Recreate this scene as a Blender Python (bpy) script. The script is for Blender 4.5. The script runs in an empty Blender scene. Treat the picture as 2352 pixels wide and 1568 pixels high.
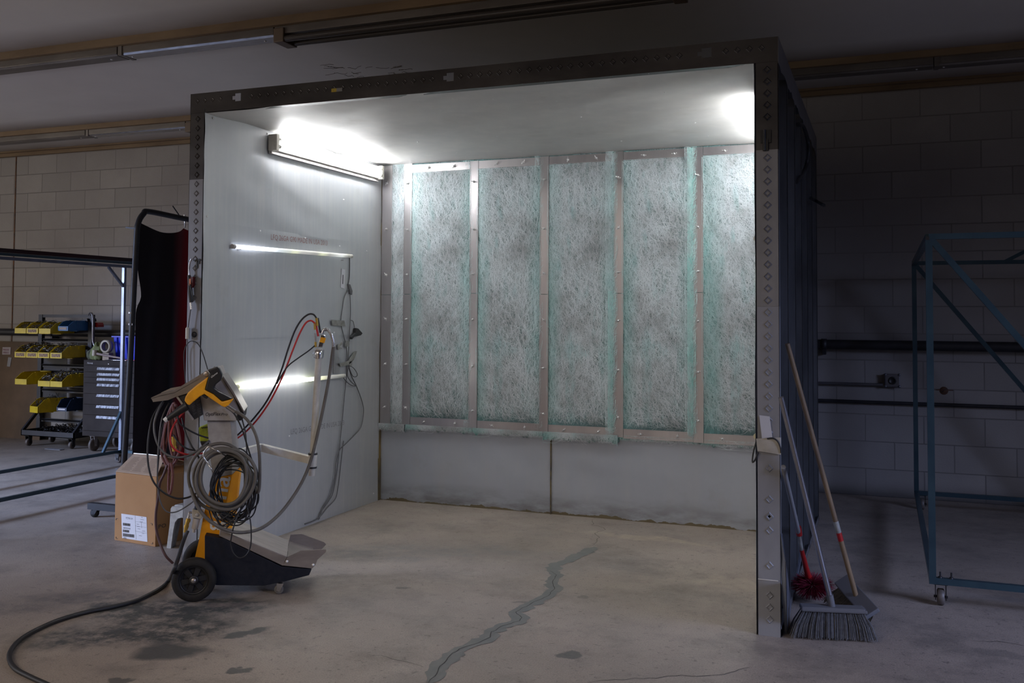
import bpy, math, random
import numpy as np
from mathutils import Vector, Matrix
random.seed(7); np.random.seed(7)
S = bpy.context.scene; COL = S.collection
# ------------------------------------------------------------------ camera
YAW, PITCH, ROLL, FPX, SY = .3725, .03828, -.00514, 2186.54, -143.82
CAM = np.array([.19225, -7.69736, 1.34103])
def _axes():
    cy, sy = math.cos(YAW), math.sin(YAW)
    f = np.array([-sy*math.cos(PITCH), cy*math.cos(PITCH), math.sin(PITCH)])
    r = np.array([cy, sy, 0.]); d = np.cross(f, r)
    return np.array([math.cos(ROLL)*r+math.sin(ROLL)*d, -math.sin(ROLL)*r+math.cos(ROLL)*d, f])
AX = _axes()
cd = bpy.data.cameras.new('camera'); cam = bpy.data.objects.new('camera', cd); COL.objects.link(cam)
m = Matrix.Identity(4)
for i in range(3):
    m[i][0] = AX[0][i]; m[i][1] = -AX[1][i]; m[i][2] = -AX[2][i]; m[i][3] = CAM[i]
cam.matrix_world = m
cd.sensor_width = 36; cd.lens = 36*FPX/2352; cd.shift_y = SY/2352; cd.clip_end = 100
S.camera = cam
# ------------------------------------------------------------------ world, lights, exposure
S.view_settings.view_transform = 'Standard'; S.view_settings.look = 'None'
S.view_settings.exposure = 0.3; S.view_settings.gamma = 1; S.view_settings.use_curve_mapping = False
W = bpy.data.worlds.new('world'); S.world = W; W.use_nodes = True
bg = W.node_tree.nodes['Background']; bg.inputs[0].default_value = (.66, .60, .55, 1); bg.inputs[1].default_value = .43
def area(name, loc, aim, sx, sy, power, col, spread=120):
    l = bpy.data.lights.new(name, 'AREA'); l.shape = 'RECTANGLE'; l.size = sx; l.size_y = sy; l.energy = power; l.color = col
    l.spread = math.radians(spread); o = bpy.data.objects.new(name, l); o.location = loc; o.rotation_euler = (Vector(aim)-Vector(loc)).to_track_quat('-Z', 'Y').to_euler(); COL.objects.link(o)
    return o
area('door_daylight_left', (-10.6, -6.6, 2.9), (-5.8, -2.4, 0), 3.0, 1.4, 140, (.46, .61, 1.0), 46)
area('left_wall_fill', (-12.6, -8.0, 1.5), (-6.5, 0, 2.2), 3.0, 2.2, 62, (1.0, .91, .80), 125)  # added fill that brightens the left block wall and ceiling; no window there
area('door_daylight_right', (5.6, -5.6, 2.5), (1.2, -3.4, 0), 2.6, 1.2, 32, (.50, .60, 1.0), 55)
area('overhead_fill', (-3.2, -8.8, 3.0), (-3.2, -8.2, 0), 5.0, .5, 100, (1.0, .87, .76), 150)  # unseen fill added behind the camera to lift the floor and ceiling
# ------------------------------------------------------------------ helpers
def at(u, v, ax, val):
    d = AX.T @ np.array([(u-1176)/FPX, (v-784-SY)/FPX, 1.]); i = 'XYZ'.index(ax)
    return Vector(CAM + (val-CAM[i])/d[i]*d)
CP = np.array([-2.825, -4.041, 0.]); CT = math.radians(33)
CF = np.array([math.cos(CT), math.sin(CT), 0.]); CL = np.array([-math.sin(CT), math.cos(CT), 0.])
def cw(s, w, z): return Vector(CP + CF*s + CL*w + np.array([0, 0, z]))
def cat(u, v, w=0.):        # where the sight line meets the upright plane w metres in from the cart's near wheel
    d = AX.T @ np.array([(u-1176)/FPX, (v-784-SY)/FPX, 1.]); o = CAM-(CP+CL*w)
    return Vector(CAM - (o@CL)/(d@CL)*d)
WM = {}
def thing(name, label, cat_, loc, rz=0, group=None):
    o = bpy.data.objects.new(name, None); COL.objects.link(o); o.empty_display_size = .05
    o.location = loc; o.rotation_euler = (0, 0, rz); WM[o.name] = Matrix.Translation(Vector(loc)) @ Matrix.Rotation(rz, 4, 'Z')
    o['label'] = label; o['category'] = cat_
    if group: o['group'] = group
    return o
def tag(o, label, cat_, group=None, kind=None):
    o['label'] = label; o['category'] = cat_
    if group: o['group'] = group
    if kind: o['kind'] = kind
    return o
def dup(root, loc, label=None):
    r = root.copy(); COL.objects.link(r); r.location = loc
    if label: r['label'] = label
    for ch in root.children:
        c = ch.copy(); COL.objects.link(c); c.parent = r
        for g in ch.children:
            d = g.copy(); COL.objects.link(d); d.parent = c
    return r
class MB:
    def __init__(s): s.v = []; s.f = []; s.sm = []; s.mi = []; s.cur = 0
    def add(s, vs, fs, smooth=False):
        b = len(s.v); s.v += [tuple(x) for x in vs]; s.f += [tuple(b+i for i in f) for f in fs]
        s.sm += [smooth]*len(fs); s.mi += [s.cur]*len(fs); return s
    def box(s, a, b):
        x0, x1 = sorted((a[0], b[0])); y0, y1 = sorted((a[1], b[1])); z0, z1 = sorted((a[2], b[2]))
        return s.hexa([(x0, y0, z0), (x1, y0, z0), (x1, y1, z0), (x0, y1, z0)], [(x0, y0, z1), (x1, y0, z1), (x1, y1, z1), (x0, y1, z1)])
    def hexa(s, lo, hi):
        n = len(lo)
        return s.add(list(lo)+list(hi), [tuple(range(n))[::-1], tuple(range(n, 2*n))]+[(i, (i+1) % n, n+(i+1) % n, n+i) for i in range(n)])
    def bar(s, a, b, w, h, up=(0, 0, 1)):
        a, b = Vector(a), Vector(b); d = (b-a).normalized(); u = Vector(up)
        if abs(d.dot(u)) > .98: u = Vector((0, 1, 0))
        x = d.cross(u).normalized()*w/2; y = x.cross(d).normalized()*h/2
        q = lambda p: [p-x-y, p+x-y, p+x+y, p-x+y]
        return s.hexa(q(a), q(b))
    def tube(s, pts, r, n=8, spline=True, sub=5, closed=False, caps=True):
        pts = [Vector(p) for p in pts]
        rs = list(r) if hasattr(r, '__len__') else [r]*len(pts)
        if spline and len(pts) > 2:
            P, R_ = [], []; N = len(pts)
            for i in range(N if closed else N-1):
                g = (lambda k: pts[k % N]) if closed else (lambda k: pts[max(0, min(N-1, k))])
                p0, p1, p2, p3 = g(i-1), g(i), g(i+1), g(i+2)
                for k in range(sub):
                    t = k/sub
                    P.append(.5*((2*p1)+(p2-p0)*t+(2*p0-5*p1+4*p2-p3)*t*t+(3*p1-p0-3*p2+p3)*t**3)); R_.append(rs[i]*(1-t)+rs[(i+1) % N]*t)
            if not closed: P.append(pts[-1]); R_.append(rs[-1])
            pts, rs = P, R_
        N = len(pts); vs = []; u = None
        for i in range(N):
            t = (pts[(i+1) % N]-pts[i-1]) if closed else (pts[min(N-1, i+1)]-pts[max(0, i-1)])
            if t.length < 1e-9: t = Vector((0, 0, 1))
            t.normalize()
            if u is None:
                u = t.cross(Vector((0, 0, 1)));
                if u.length < .05: u = t.cross(Vector((1, 0, 0)))
            u = (u-t*u.dot(t)).normalized(); w = t.cross(u)
            for k in range(n):
                a = 2*math.pi*k/n; vs.append(pts[i]+(u*math.cos(a)+w*math.sin(a))*rs[i])
        fs = []
        for i in range(N if closed else N-1):
            j = (i+1) % N
            for k in range(n): fs.append((i*n+k, i*n+(k+1) % n, j*n+(k+1) % n, j*n+k))
        s.add(vs, fs, True)
        if caps and not closed:
            s.add([vs[k] for k in range(n)], [tuple(range(n))[::-1]]); s.add([vs[(N-1)*n+k] for k in range(n)], [tuple(range(n))])
        return s
    def cyl(s, a, b, r, n=16, r2=None):
        return s.tube([a, b], [r, r if r2 is None else r2], n=n, spline=False)
    def lathe(s, c, axis, prof, n=24):     # prof: (distance along axis, radius)
        c = Vector(c); ax = Vector(axis).normalized(); u = ax.orthogonal().normalized(); w = ax.cross(u)
        vs = [c+ax*d+(u*math.cos(2*math.pi*k/n)+w*math.sin(2*math.pi*k/n))*max(r, 1e-5) for d, r in prof for k in range(n)]
        fs = [(i*n+k, i*n+(k+1) % n, (i+1)*n+(k+1) % n, (i+1)*n+k) for i in range(len(prof)-1) for k in range(n)]
        return s.add(vs, fs, True)
    def prism(s, poly, off):               # poly of 3D points, pushed along off
        off = Vector(off); return s.hexa(poly, [Vector(p)+off for p in poly])
    def build(s, name, mats, parent=None, bevel=0, kind=None, auto=False):
        me = bpy.data.meshes.new(name); P = WM.get(parent.name) if parent else None
        if P is not None: inv = P.inverted(); vs = [inv @ Vector(v) for v in s.v]; loc = None
        else:
            A = np.array(s.v, float); loc = Vector(((A[:, 0].min()+A[:, 0].max())/2, (A[:, 1].min()+A[:, 1].max())/2, A[:, 2].min())); vs = [Vector(v)-loc for v in s.v]
        me.from_pydata(vs, [], s.f); me.polygons.foreach_set('use_smooth', s.sm); me.polygons.foreach_set('material_index', s.mi)
        for mt in (mats if isinstance(mats, (list, tuple)) else [mats]): me.materials.append(mt)
        import bmesh
        bm = bmesh.new(); bm.from_mesh(me); bmesh.ops.recalc_face_normals(bm, faces=bm.faces)
        if bevel: bmesh.ops.bevel(bm, geom=[e for e in bm.edges if not e.smooth or e.calc_face_angle(0) > .5], offset=bevel, segments=2, affect='EDGES', profile=.6)
        bm.to_mesh(me); bm.free()
        o = bpy.data.objects.new(name, me); COL.objects.link(o)
        if parent is not None: o.parent = parent; WM[o.name] = P.copy()
        else: o.location = loc; WM[o.name] = Matrix.Translation(loc)
        if kind: o['kind'] = kind
        return o
def struct(name, mb, mat, **k): return mb.build(name, mat, kind='structure', **k)
# ------------------------------------------------------------------ materials
def nt(m): return m.node_tree.nodes, m.node_tree.links
def base(name, col, rough=.6, metal=0., emit=None, es=0., spec=.5, trans=0.):
    m = bpy.data.materials.new(name); m.use_nodes = True; b = m.node_tree.nodes['Principled BSDF']
    b.inputs['Base Color'].default_value = (*col, 1); b.inputs['Roughness'].default_value = rough; b.inputs['Metallic'].default_value = metal
    b.inputs['Specular IOR Level'].default_value = spec; b.inputs['Transmission Weight'].default_value = trans
    if emit: b.inputs['Emission Color'].default_value = (*emit, 1); b.inputs['Emission Strength'].default_value = es
    return m
def N(m, t, **k):
    n = m.node_tree.nodes.new(t)
    for a, v in k.items():
        if a.startswith('i_'): n.inputs[a[2:].replace('_', ' ')].default_value = v
        else: setattr(n, a, v)
    return n
def L(m, a, b): m.node_tree.links.new(a, b)
def noise_fac(m, scale, detail=5, lo=.35, hi=.65, stretch=(1, 1, 1), shift=(0, 0, 0), rough=.6):
    tc = N(m, 'ShaderNodeTexCoord'); mp = N(m, 'ShaderNodeMapping'); mp.inputs['Scale'].default_value = stretch; mp.inputs['Location'].default_value = shift
    no = N(m, 'ShaderNodeTexNoise'); no.inputs['Scale'].default_value = scale; no.inputs['Detail'].default_value = detail; no.inputs['Roughness'].default_value = rough
    mr = N(m, 'ShaderNodeMapRange'); mr.inputs['From Min'].default_value = lo; mr.inputs['From Max'].default_value = hi
    L(m, tc.outputs['Object'], mp.inputs[0]); L(m, mp.outputs[0], no.inputs['Vector']); L(m, no.outputs['Fac'], mr.inputs['Value'])
    return mr.outputs['Result']
def mix(m, fac, a, b, mode='MIX'):
    n = N(m, 'ShaderNodeMix', data_type='RGBA', blend_type=mode)
    if isinstance(fac, (int, float)): n.inputs[0].default_value = fac
    else: L(m, fac, n.inputs[0])
    for i, x in ((6, a), (7, b)):
        if isinstance(x, tuple): n.inputs[i].default_value = (*x, 1)
        else: L(m, x, n.inputs[i])
    return n.outputs[2]
def math_(m, op, a, b=None, clamp=False):
    n = N(m, 'ShaderNodeMath', operation=op, use_clamp=clamp)
    for i, x in enumerate((a, b)):
        if x is None: continue
        if isinstance(x, (int, float)): n.inputs[i].default_value = x
        else: L(m, x, n.inputs[i])
    return n.outputs[0]
def bump(m, h, strength=.3, dist=.01):
    n = N(m, 'ShaderNodeBump'); n.inputs['Strength'].default_value = strength; n.inputs['Distance'].default_value = dist
    L(m, h, n.inputs['Height']); L(m, n.outputs[0], m.node_tree.nodes['Principled BSDF'].inputs['Normal'])
def setcol(m, c): L(m, c, m.node_tree.nodes['Principled BSDF'].inputs['Base Color'])
def worn(name, c1, c2, rough=.6, metal=0., scale=12, stretch=(1, 1, 1), b=0., spec=.5, lo=.35, hi=.65):
    m = base(name, c1, rough, metal, spec=spec); f = noise_fac(m, scale, lo=lo, hi=hi, stretch=stretch); setcol(m, mix(m, f, c1, c2))
    if b: bump(m, f, b, .004)
    return m
M = {}
def galv(name, c1, c2, c3, rough=.42, metal=.35, stain=(.23, .19, .13), st=.25, vert=True, bs=.3):
    m = base(name, c1, rough, metal); f1 = noise_fac(m, 1.3, lo=.3, hi=.7); c = mix(m, f1, c1, c2)
    f2 = noise_fac(m, 9, lo=.45, hi=.8, stretch=(1, 3.2, .12) if vert else (1, 1, 1)); c = mix(m, math_(m, 'MULTIPLY', f2, .6), c, c3)
    f3 = noise_fac(m, 3.2, lo=.62, hi=.8, shift=(3, 1, 4)); c = mix(m, math_(m, 'MULTIPLY', f3, st), c, stain)
    setcol(m, c); fb = noise_fac(m, 2.2, detail=2, lo=.2, hi=.8, shift=(9, 2, 1)); bump(m, fb, bs, .03)
    return m
M['galv_wall'] = galv('galvanized sheet', (.50, .515, .535), (.42, .435, .46), (.56, .555, .54))
M['galv_ceil'] = galv('galvanized ceiling sheet', (.54, .53, .51), (.45, .45, .45), (.58, .56, .53), rough=.55, metal=.15, vert=False, bs=.08)
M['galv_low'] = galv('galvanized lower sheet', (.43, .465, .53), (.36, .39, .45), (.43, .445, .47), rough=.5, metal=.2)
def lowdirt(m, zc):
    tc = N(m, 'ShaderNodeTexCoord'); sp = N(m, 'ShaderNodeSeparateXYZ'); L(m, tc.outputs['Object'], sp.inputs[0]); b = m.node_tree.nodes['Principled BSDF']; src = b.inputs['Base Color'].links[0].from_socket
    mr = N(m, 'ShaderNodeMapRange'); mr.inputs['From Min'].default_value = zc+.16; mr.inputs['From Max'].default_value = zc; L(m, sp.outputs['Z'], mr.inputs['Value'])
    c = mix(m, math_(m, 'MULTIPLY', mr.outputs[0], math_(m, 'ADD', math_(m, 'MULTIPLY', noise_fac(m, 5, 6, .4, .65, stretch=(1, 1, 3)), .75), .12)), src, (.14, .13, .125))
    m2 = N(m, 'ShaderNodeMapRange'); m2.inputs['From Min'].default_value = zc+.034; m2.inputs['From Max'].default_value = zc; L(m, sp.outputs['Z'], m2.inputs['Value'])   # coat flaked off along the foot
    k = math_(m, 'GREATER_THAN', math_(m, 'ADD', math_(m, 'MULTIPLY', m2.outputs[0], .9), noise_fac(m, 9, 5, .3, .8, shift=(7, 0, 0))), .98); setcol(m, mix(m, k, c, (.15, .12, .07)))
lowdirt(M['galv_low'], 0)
M['stud'] = worn('zinc stud steel', (.16, .165, .175), (.085, .088, .095), .42, .75, 7, (1, 1, .25), .1)
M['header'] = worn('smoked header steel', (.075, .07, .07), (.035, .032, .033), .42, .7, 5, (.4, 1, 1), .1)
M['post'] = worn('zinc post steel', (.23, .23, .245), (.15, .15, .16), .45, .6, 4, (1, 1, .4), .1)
M['post_low'] = worn('paint dusted post steel', (.27, .27, .28), (.21, .21, .22), .55, .25, 5, (1, 1, .4), .1)
M['alu'] = worn('brushed strip metal', (.56, .54, .55), (.42, .40, .42), .30, .85, 4, (1, 1, .15), .05)
M['screw'] = base('bright screw', (.75, .75, .75), .35, .5)
M['black'] = base('black plastic', (.012, .012, .014), .45)
M['rubber'] = worn('worn black rubber', (.012, .011, .011), (.022, .02, .019), .7, 0, 30, spec=.25)
M['cable_black'] = base('black cable jacket', (.015, .015, .017), .5)
M['cable_grey'] = base('grey cable', (.10, .10, .105), .5)
M['hose_grey'] = worn('grey powder hose', (.13, .12, .105), (.095, .085, .075), .55, 0, 14)
M['red'] = base('red hose', (.5, .02, .02), .45)
M['maroon'] = worn('faded maroon hose', (.16, .055, .05), (.10, .03, .03), .6, 0, 30)
M['maroon_dark'] = base('dark maroon hose', (.075, .035, .04), .5)
M['orange'] = worn('yellow orange coat', (.92, .38, .004), (.82, .32, .004), .5, 0, 8)
M['gunyellow'] = worn('gun yellow plastic', (.95, .43, .008), (.78, .33, .008), .45, 0, 18)
M['ltgrey'] = worn('light grey coat', (.42, .40, .38), (.33, .31, .29), .55, 0, 20)
M['steel'] = worn('stainless sheet', (.40, .36, .33), (.30, .27, .25), .35, .7, 5, (1, 1, 3))
M['traytop'] = worn('dusted stainless tray', (.46, .42, .39), (.30, .27, .25), .4, .45, 7, (1, 3, 1), lo=.3, hi=.75)
M['navyblack'] = worn('blue black coat', (.008, .010, .017), (.014, .015, .021), .6, 0, 40, b=.1, spec=.2)
M['chrome'] = base('chrome', (.62, .62, .64), .22, 1)
M['brass'] = base('brass', (.45, .29, .06), .35, .8)
M['white'] = worn('off white plastic', (.58, .56, .50), (.46, .44, .39), .5, 0, 18)
M['stool'] = worn('scuffed off white plastic', (.40, .39, .36), (.28, .27, .25), .5, 0, 30)
M['cream'] = base('cream plastic', (.42, .38, .31), .5)
M['bowl'] = base('cloudy bowl', (.42, .38, .34), .25)
M['lime'] = worn('lime plastic', (.40, .46, .02), (.18, .21, .02), .5, 0, 30)
M['textwhite'] = base('white print', (.72, .72, .70), .5)
M['textdark'] = base('dark print', (.03, .03, .035), .6)
M['textred'] = base('rust red stencil', (.30, .16, .15), .7)
M['textgrey'] = base('faded stencil', (.24, .235, .25), .7)
M['label'] = base('white label paper', (.62, .62, .66), .7)
M['yellow'] = worn('yellow bin plastic', (.62, .45, .01), (.46, .33, .01), .45, 0, 9)
M['blue'] = worn('blue bin plastic', (.02, .13, .30), (.015, .09, .22), .45, 0, 9)
M['navy'] = base('navy bin plastic', (.01, .03, .08), .4)
M['crateblue'] = base('royal blue crate plastic', (.003, .03, .62), .4)
M['rackdark'] = worn('dark rack steel', (.018, .02, .026), (.03, .03, .036), .5, .3, 10)
M['cartpaint'] = worn('blue grey tube paint', (.045, .085, .11), (.03, .06, .085), .32, .45, 6)
M['cartsteel'] = worn('pale blue tube steel', (.16, .19, .26), (.11, .13, .18), .3, .65, 6)
M['darktube'] = base('dark tube steel', (.022, .022, .026), .45, .4)
M['chest'] = worn('brown grey chest paint', (.034, .027, .025), (.024, .019, .018), .65, 0, 8, spec=.15)
M['handle'] = worn('labelled drawer pull', (.36, .37, .41), (.10, .10, .12), .5, .1, 60, (1, 1, .3), lo=.45, hi=.6)
M['hooks'] = base('shiny black hooks', (.05, .05, .055), .25, .9)
M['bits'] = worn('loose steel bits', (.30, .29, .28), (.04, .035, .03), .35, .7, 90)
M['cardboard'] = worn('box cardboard', (.36, .19, .075), (.33, .17, .065), .85, 0, 6)
M['cardtop'] = worn('paper box top', (.42, .31, .22), (.38, .27, .19), .85, 0, 6)
M['cardold'] = worn('old cardboard sheet', (.15, .10, .065), (.10, .07, .048), .9, 0, 2.5)
M['fixture'] = worn('dusty fixture steel', (.20, .18, .165), (.13, .115, .105), .4, .3, 8, (.3, 1, 1))
M['lens'] = worn('fixture cover', (.42, .43, .46), (.28, .28, .30), .18, .7, 40, (.3, 1, 1))
M['tanbeam'] = worn('tan painted batten', (.24, .165, .095), (.16, .105, .06), .7, 0, 5, (.3, 1, 1))
M['tubeoff'] = base('unlit glass tube', (.07, .062, .06), .15)
M['socket'] = base('tan lamp socket', (.14, .10, .07), .5)
M['pipe'] = worn('black iron pipe', (.035, .035, .042), (.022, .022, .027), .5, .3, 8)
M['conduit'] = base('grey conduit', (.16, .16, .18), .4, .6)
M['wood'] = worn('weathered broom handle', (.22, .145, .075), (.12, .08, .05), .6, 0, 20, (1, 1, .1))
M['greywood'] = base('grey pole', (.20, .20, .21), .45)
M['silver'] = worn('metal pole', (.38, .38, .42), (.28, .28, .31), .28, .9, 20, (1, 1, .1))
M['broomhead'] = base('grey broom block', (.12, .12, .13), .7)
M['bristle_grey'] = worn('grey bristle', (.14, .14, .15), (.07, .07, .075), .8, 0, 60)
M['bristle_tan'] = worn('dirty tan bristle', (.11, .09, .06), (.06, .05, .04), .85, 0, 60)
M['bristle_red'] = worn('dark red bristle', (.24, .006, .03), (.12, .004, .02), .7, 0, 40)
M['redplastic'] = base('red plastic', (.33, .012, .012), .4)
M['tape'] = worn('beige masking tape', (.46, .43, .37), (.34, .32, .28), .7, 0, 12)
M['tapewhite'] = base('pale paper strip', (.48, .48, .50), .7)
M['ducttape'] = worn('grey duct tape', (.30, .30, .28), (.17, .165, .15), .5, .1, 25)
M['glove'] = worn('dirty green cloth', (.20, .24, .09), (.12, .14, .07), .9, 0, 30, b=.3)
M['tanroll'] = base('tan tape roll', (.30, .24, .18), .7)
M['scrap'] = worn('scrap sheet metal', (.20, .22, .27), (.12, .13, .16), .4, .6, 4)
M['tubeend'] = base('yellowed tube end', (.62, .57, .38), .35)
def emis(name, col, st):
    return base(name, (.8, .8, .8), .4, emit=col, es=st)
M['tubeon'] = emis('lit fluorescent tube', (.97, .985, 1.0), 40)
def ledmat(name, stops, st, y0, y1):
    m = base(name, (.55, .54, .47), .35); b = m.node_tree.nodes['Principled BSDF']
    tc = N(m, 'ShaderNodeTexCoord'); sp = N(m, 'ShaderNodeSeparateXYZ'); mr = N(m, 'ShaderNodeMapRange'); cr = N(m, 'ShaderNodeValToRGB')
    mr.inputs['From Min'].default_value = -(y1-y0)/2; mr.inputs['From Max'].default_value = (y1-y0)/2
    L(m, tc.outputs['Object'], sp.inputs[0]); L(m, sp.outputs['Y'], mr.inputs['Value']); L(m, mr.outputs[0], cr.inputs[0])
    e = cr.color_ramp.elements
    while len(e) > 1: e.remove(e[0])
    e[0].position = stops[0][0]; e[0].color = (*stops[0][1], 1)
    for p, c in stops[1:]: q = e.new(p); q.color = (*c, 1)
    L(m, cr.outputs[0], b.inputs['Emission Color']); b.inputs['Emission Strength'].default_value = st
    return m
wv = lambda k: (k, k*.985, k*.95)
M['led_dim'] = ledmat('partly failed lamp', [(0, (.6, .65, .8)), (.12, (.9, .95, 1.1)), (.33, (.16, .18, .2)), (.42, (.13, .14, .13)), (.46, (.20, .21, .14)), (.52, (.09, .09, .09)), (.66, (.05, .05, .05)), (.71, (.17, .18, .12)), (.78, (.06, .06, .06)), (.90, (.18, .19, .19)), (.97, (.02, .02, .02))], 2.6, -3.278, -2.029)
M['led_low'] = ledmat('half lit lamp', [(0, (.0, .0, .0)), (.05, (.02, .02, .01)), (.10, (.8, .8, .5)), (.16, wv(1)), (.62, wv(1)), (.69, (.3, .32, .2)), (.76, (.10, .10, .06)), (.84, (.02, .02, .02)), (1, (.0, .0, .0))], 7.5, -3.31, -2.133)
# block wall
def blockmat():
    m = base('painted block', (.3, .28, .27), .85)
    tc = N(m, 'ShaderNodeTexCoord'); mp = N(m, 'ShaderNodeMapping'); sp = N(m, 'ShaderNodeSeparateXYZ'); cb = N(m, 'ShaderNodeCombineXYZ')
    L(m, tc.outputs['Object'], sp.inputs[0]); L(m, sp.outputs['X'], cb.inputs[0]); L(m, sp.outputs['Z'], cb.inputs[1])
    mp.inputs['Location'].default_value = BLOCKSHIFT; L(m, cb.outputs[0], mp.inputs[0])
    br = N(m, 'ShaderNodeTexBrick'); br.offset = .5; br.offset_frequency = 2; br.squash = 1
    br.inputs['Scale'].default_value = 1; br.inputs['Brick Width'].default_value = .4064; br.inputs['Row Height'].default_value = .2032
    br.inputs['Mortar Size'].default_value = .0042; br.inputs['Mortar Smooth'].default_value = .25; br.inputs['Bias'].default_value = 0
    br.inputs['Color1'].default_value = (.36, .34, .325, 1); br.inputs['Color2'].default_value = (.30, .285, .275, 1); br.inputs['Mortar'].default_value = (.20, .19, .185, 1)
    L(m, mp.outputs[0], br.inputs['Vector'])
    f = noise_fac(m, 1.2, lo=.35, hi=.7); c = mix(m, f, br.outputs['Color'], (.27, .25, .245))
    # near-black tone, broken by noise, growing towards the foot of the wall
    f2 = noise_fac(m, 3, lo=.3, hi=.8); z = sp.outputs['Z']
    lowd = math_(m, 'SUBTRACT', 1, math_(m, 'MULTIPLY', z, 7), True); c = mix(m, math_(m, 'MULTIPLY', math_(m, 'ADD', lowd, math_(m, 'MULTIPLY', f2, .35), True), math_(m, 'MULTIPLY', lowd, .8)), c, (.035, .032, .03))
    fine = noise_fac(m, 160, 3, .62, .72); c = mix(m, math_(m, 'MULTIPLY', fine, .35), c, (.10, .095, .09))
    # vertical joints carry a paler or darker mortar here and there
    setcol(m, c)
    gr = noise_fac(m, 90, 3, .3, .7)
    bump(m, math_(m, 'ADD', math_(m, 'MULTIPLY', br.outputs['Fac'], -1), math_(m, 'MULTIPLY', gr, .12)), .9, .006)
    return m
BLOCKX0 = -14.; 
BLOCKSHIFT = (0, 0, 0)
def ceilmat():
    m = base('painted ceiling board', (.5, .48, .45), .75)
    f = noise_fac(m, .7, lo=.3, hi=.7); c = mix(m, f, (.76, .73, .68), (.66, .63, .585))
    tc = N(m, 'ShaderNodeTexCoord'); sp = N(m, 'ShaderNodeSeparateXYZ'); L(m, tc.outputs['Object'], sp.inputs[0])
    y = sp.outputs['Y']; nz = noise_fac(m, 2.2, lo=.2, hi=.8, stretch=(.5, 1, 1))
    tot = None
    for yc, wd in ((CEILY+.02, .55), (CEILY-.86, .42), (CEILY-2.92, .45)):   # noisy brown bands, strongest along the battens and the back wall
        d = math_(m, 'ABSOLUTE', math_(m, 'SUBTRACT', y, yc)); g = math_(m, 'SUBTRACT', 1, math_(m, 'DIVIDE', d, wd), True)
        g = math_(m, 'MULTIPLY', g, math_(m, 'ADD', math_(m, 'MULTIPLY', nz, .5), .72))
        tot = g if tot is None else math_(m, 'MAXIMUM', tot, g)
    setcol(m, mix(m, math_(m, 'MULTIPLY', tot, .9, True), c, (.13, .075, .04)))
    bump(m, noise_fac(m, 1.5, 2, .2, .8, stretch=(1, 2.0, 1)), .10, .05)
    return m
CEILY = 0.
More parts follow.
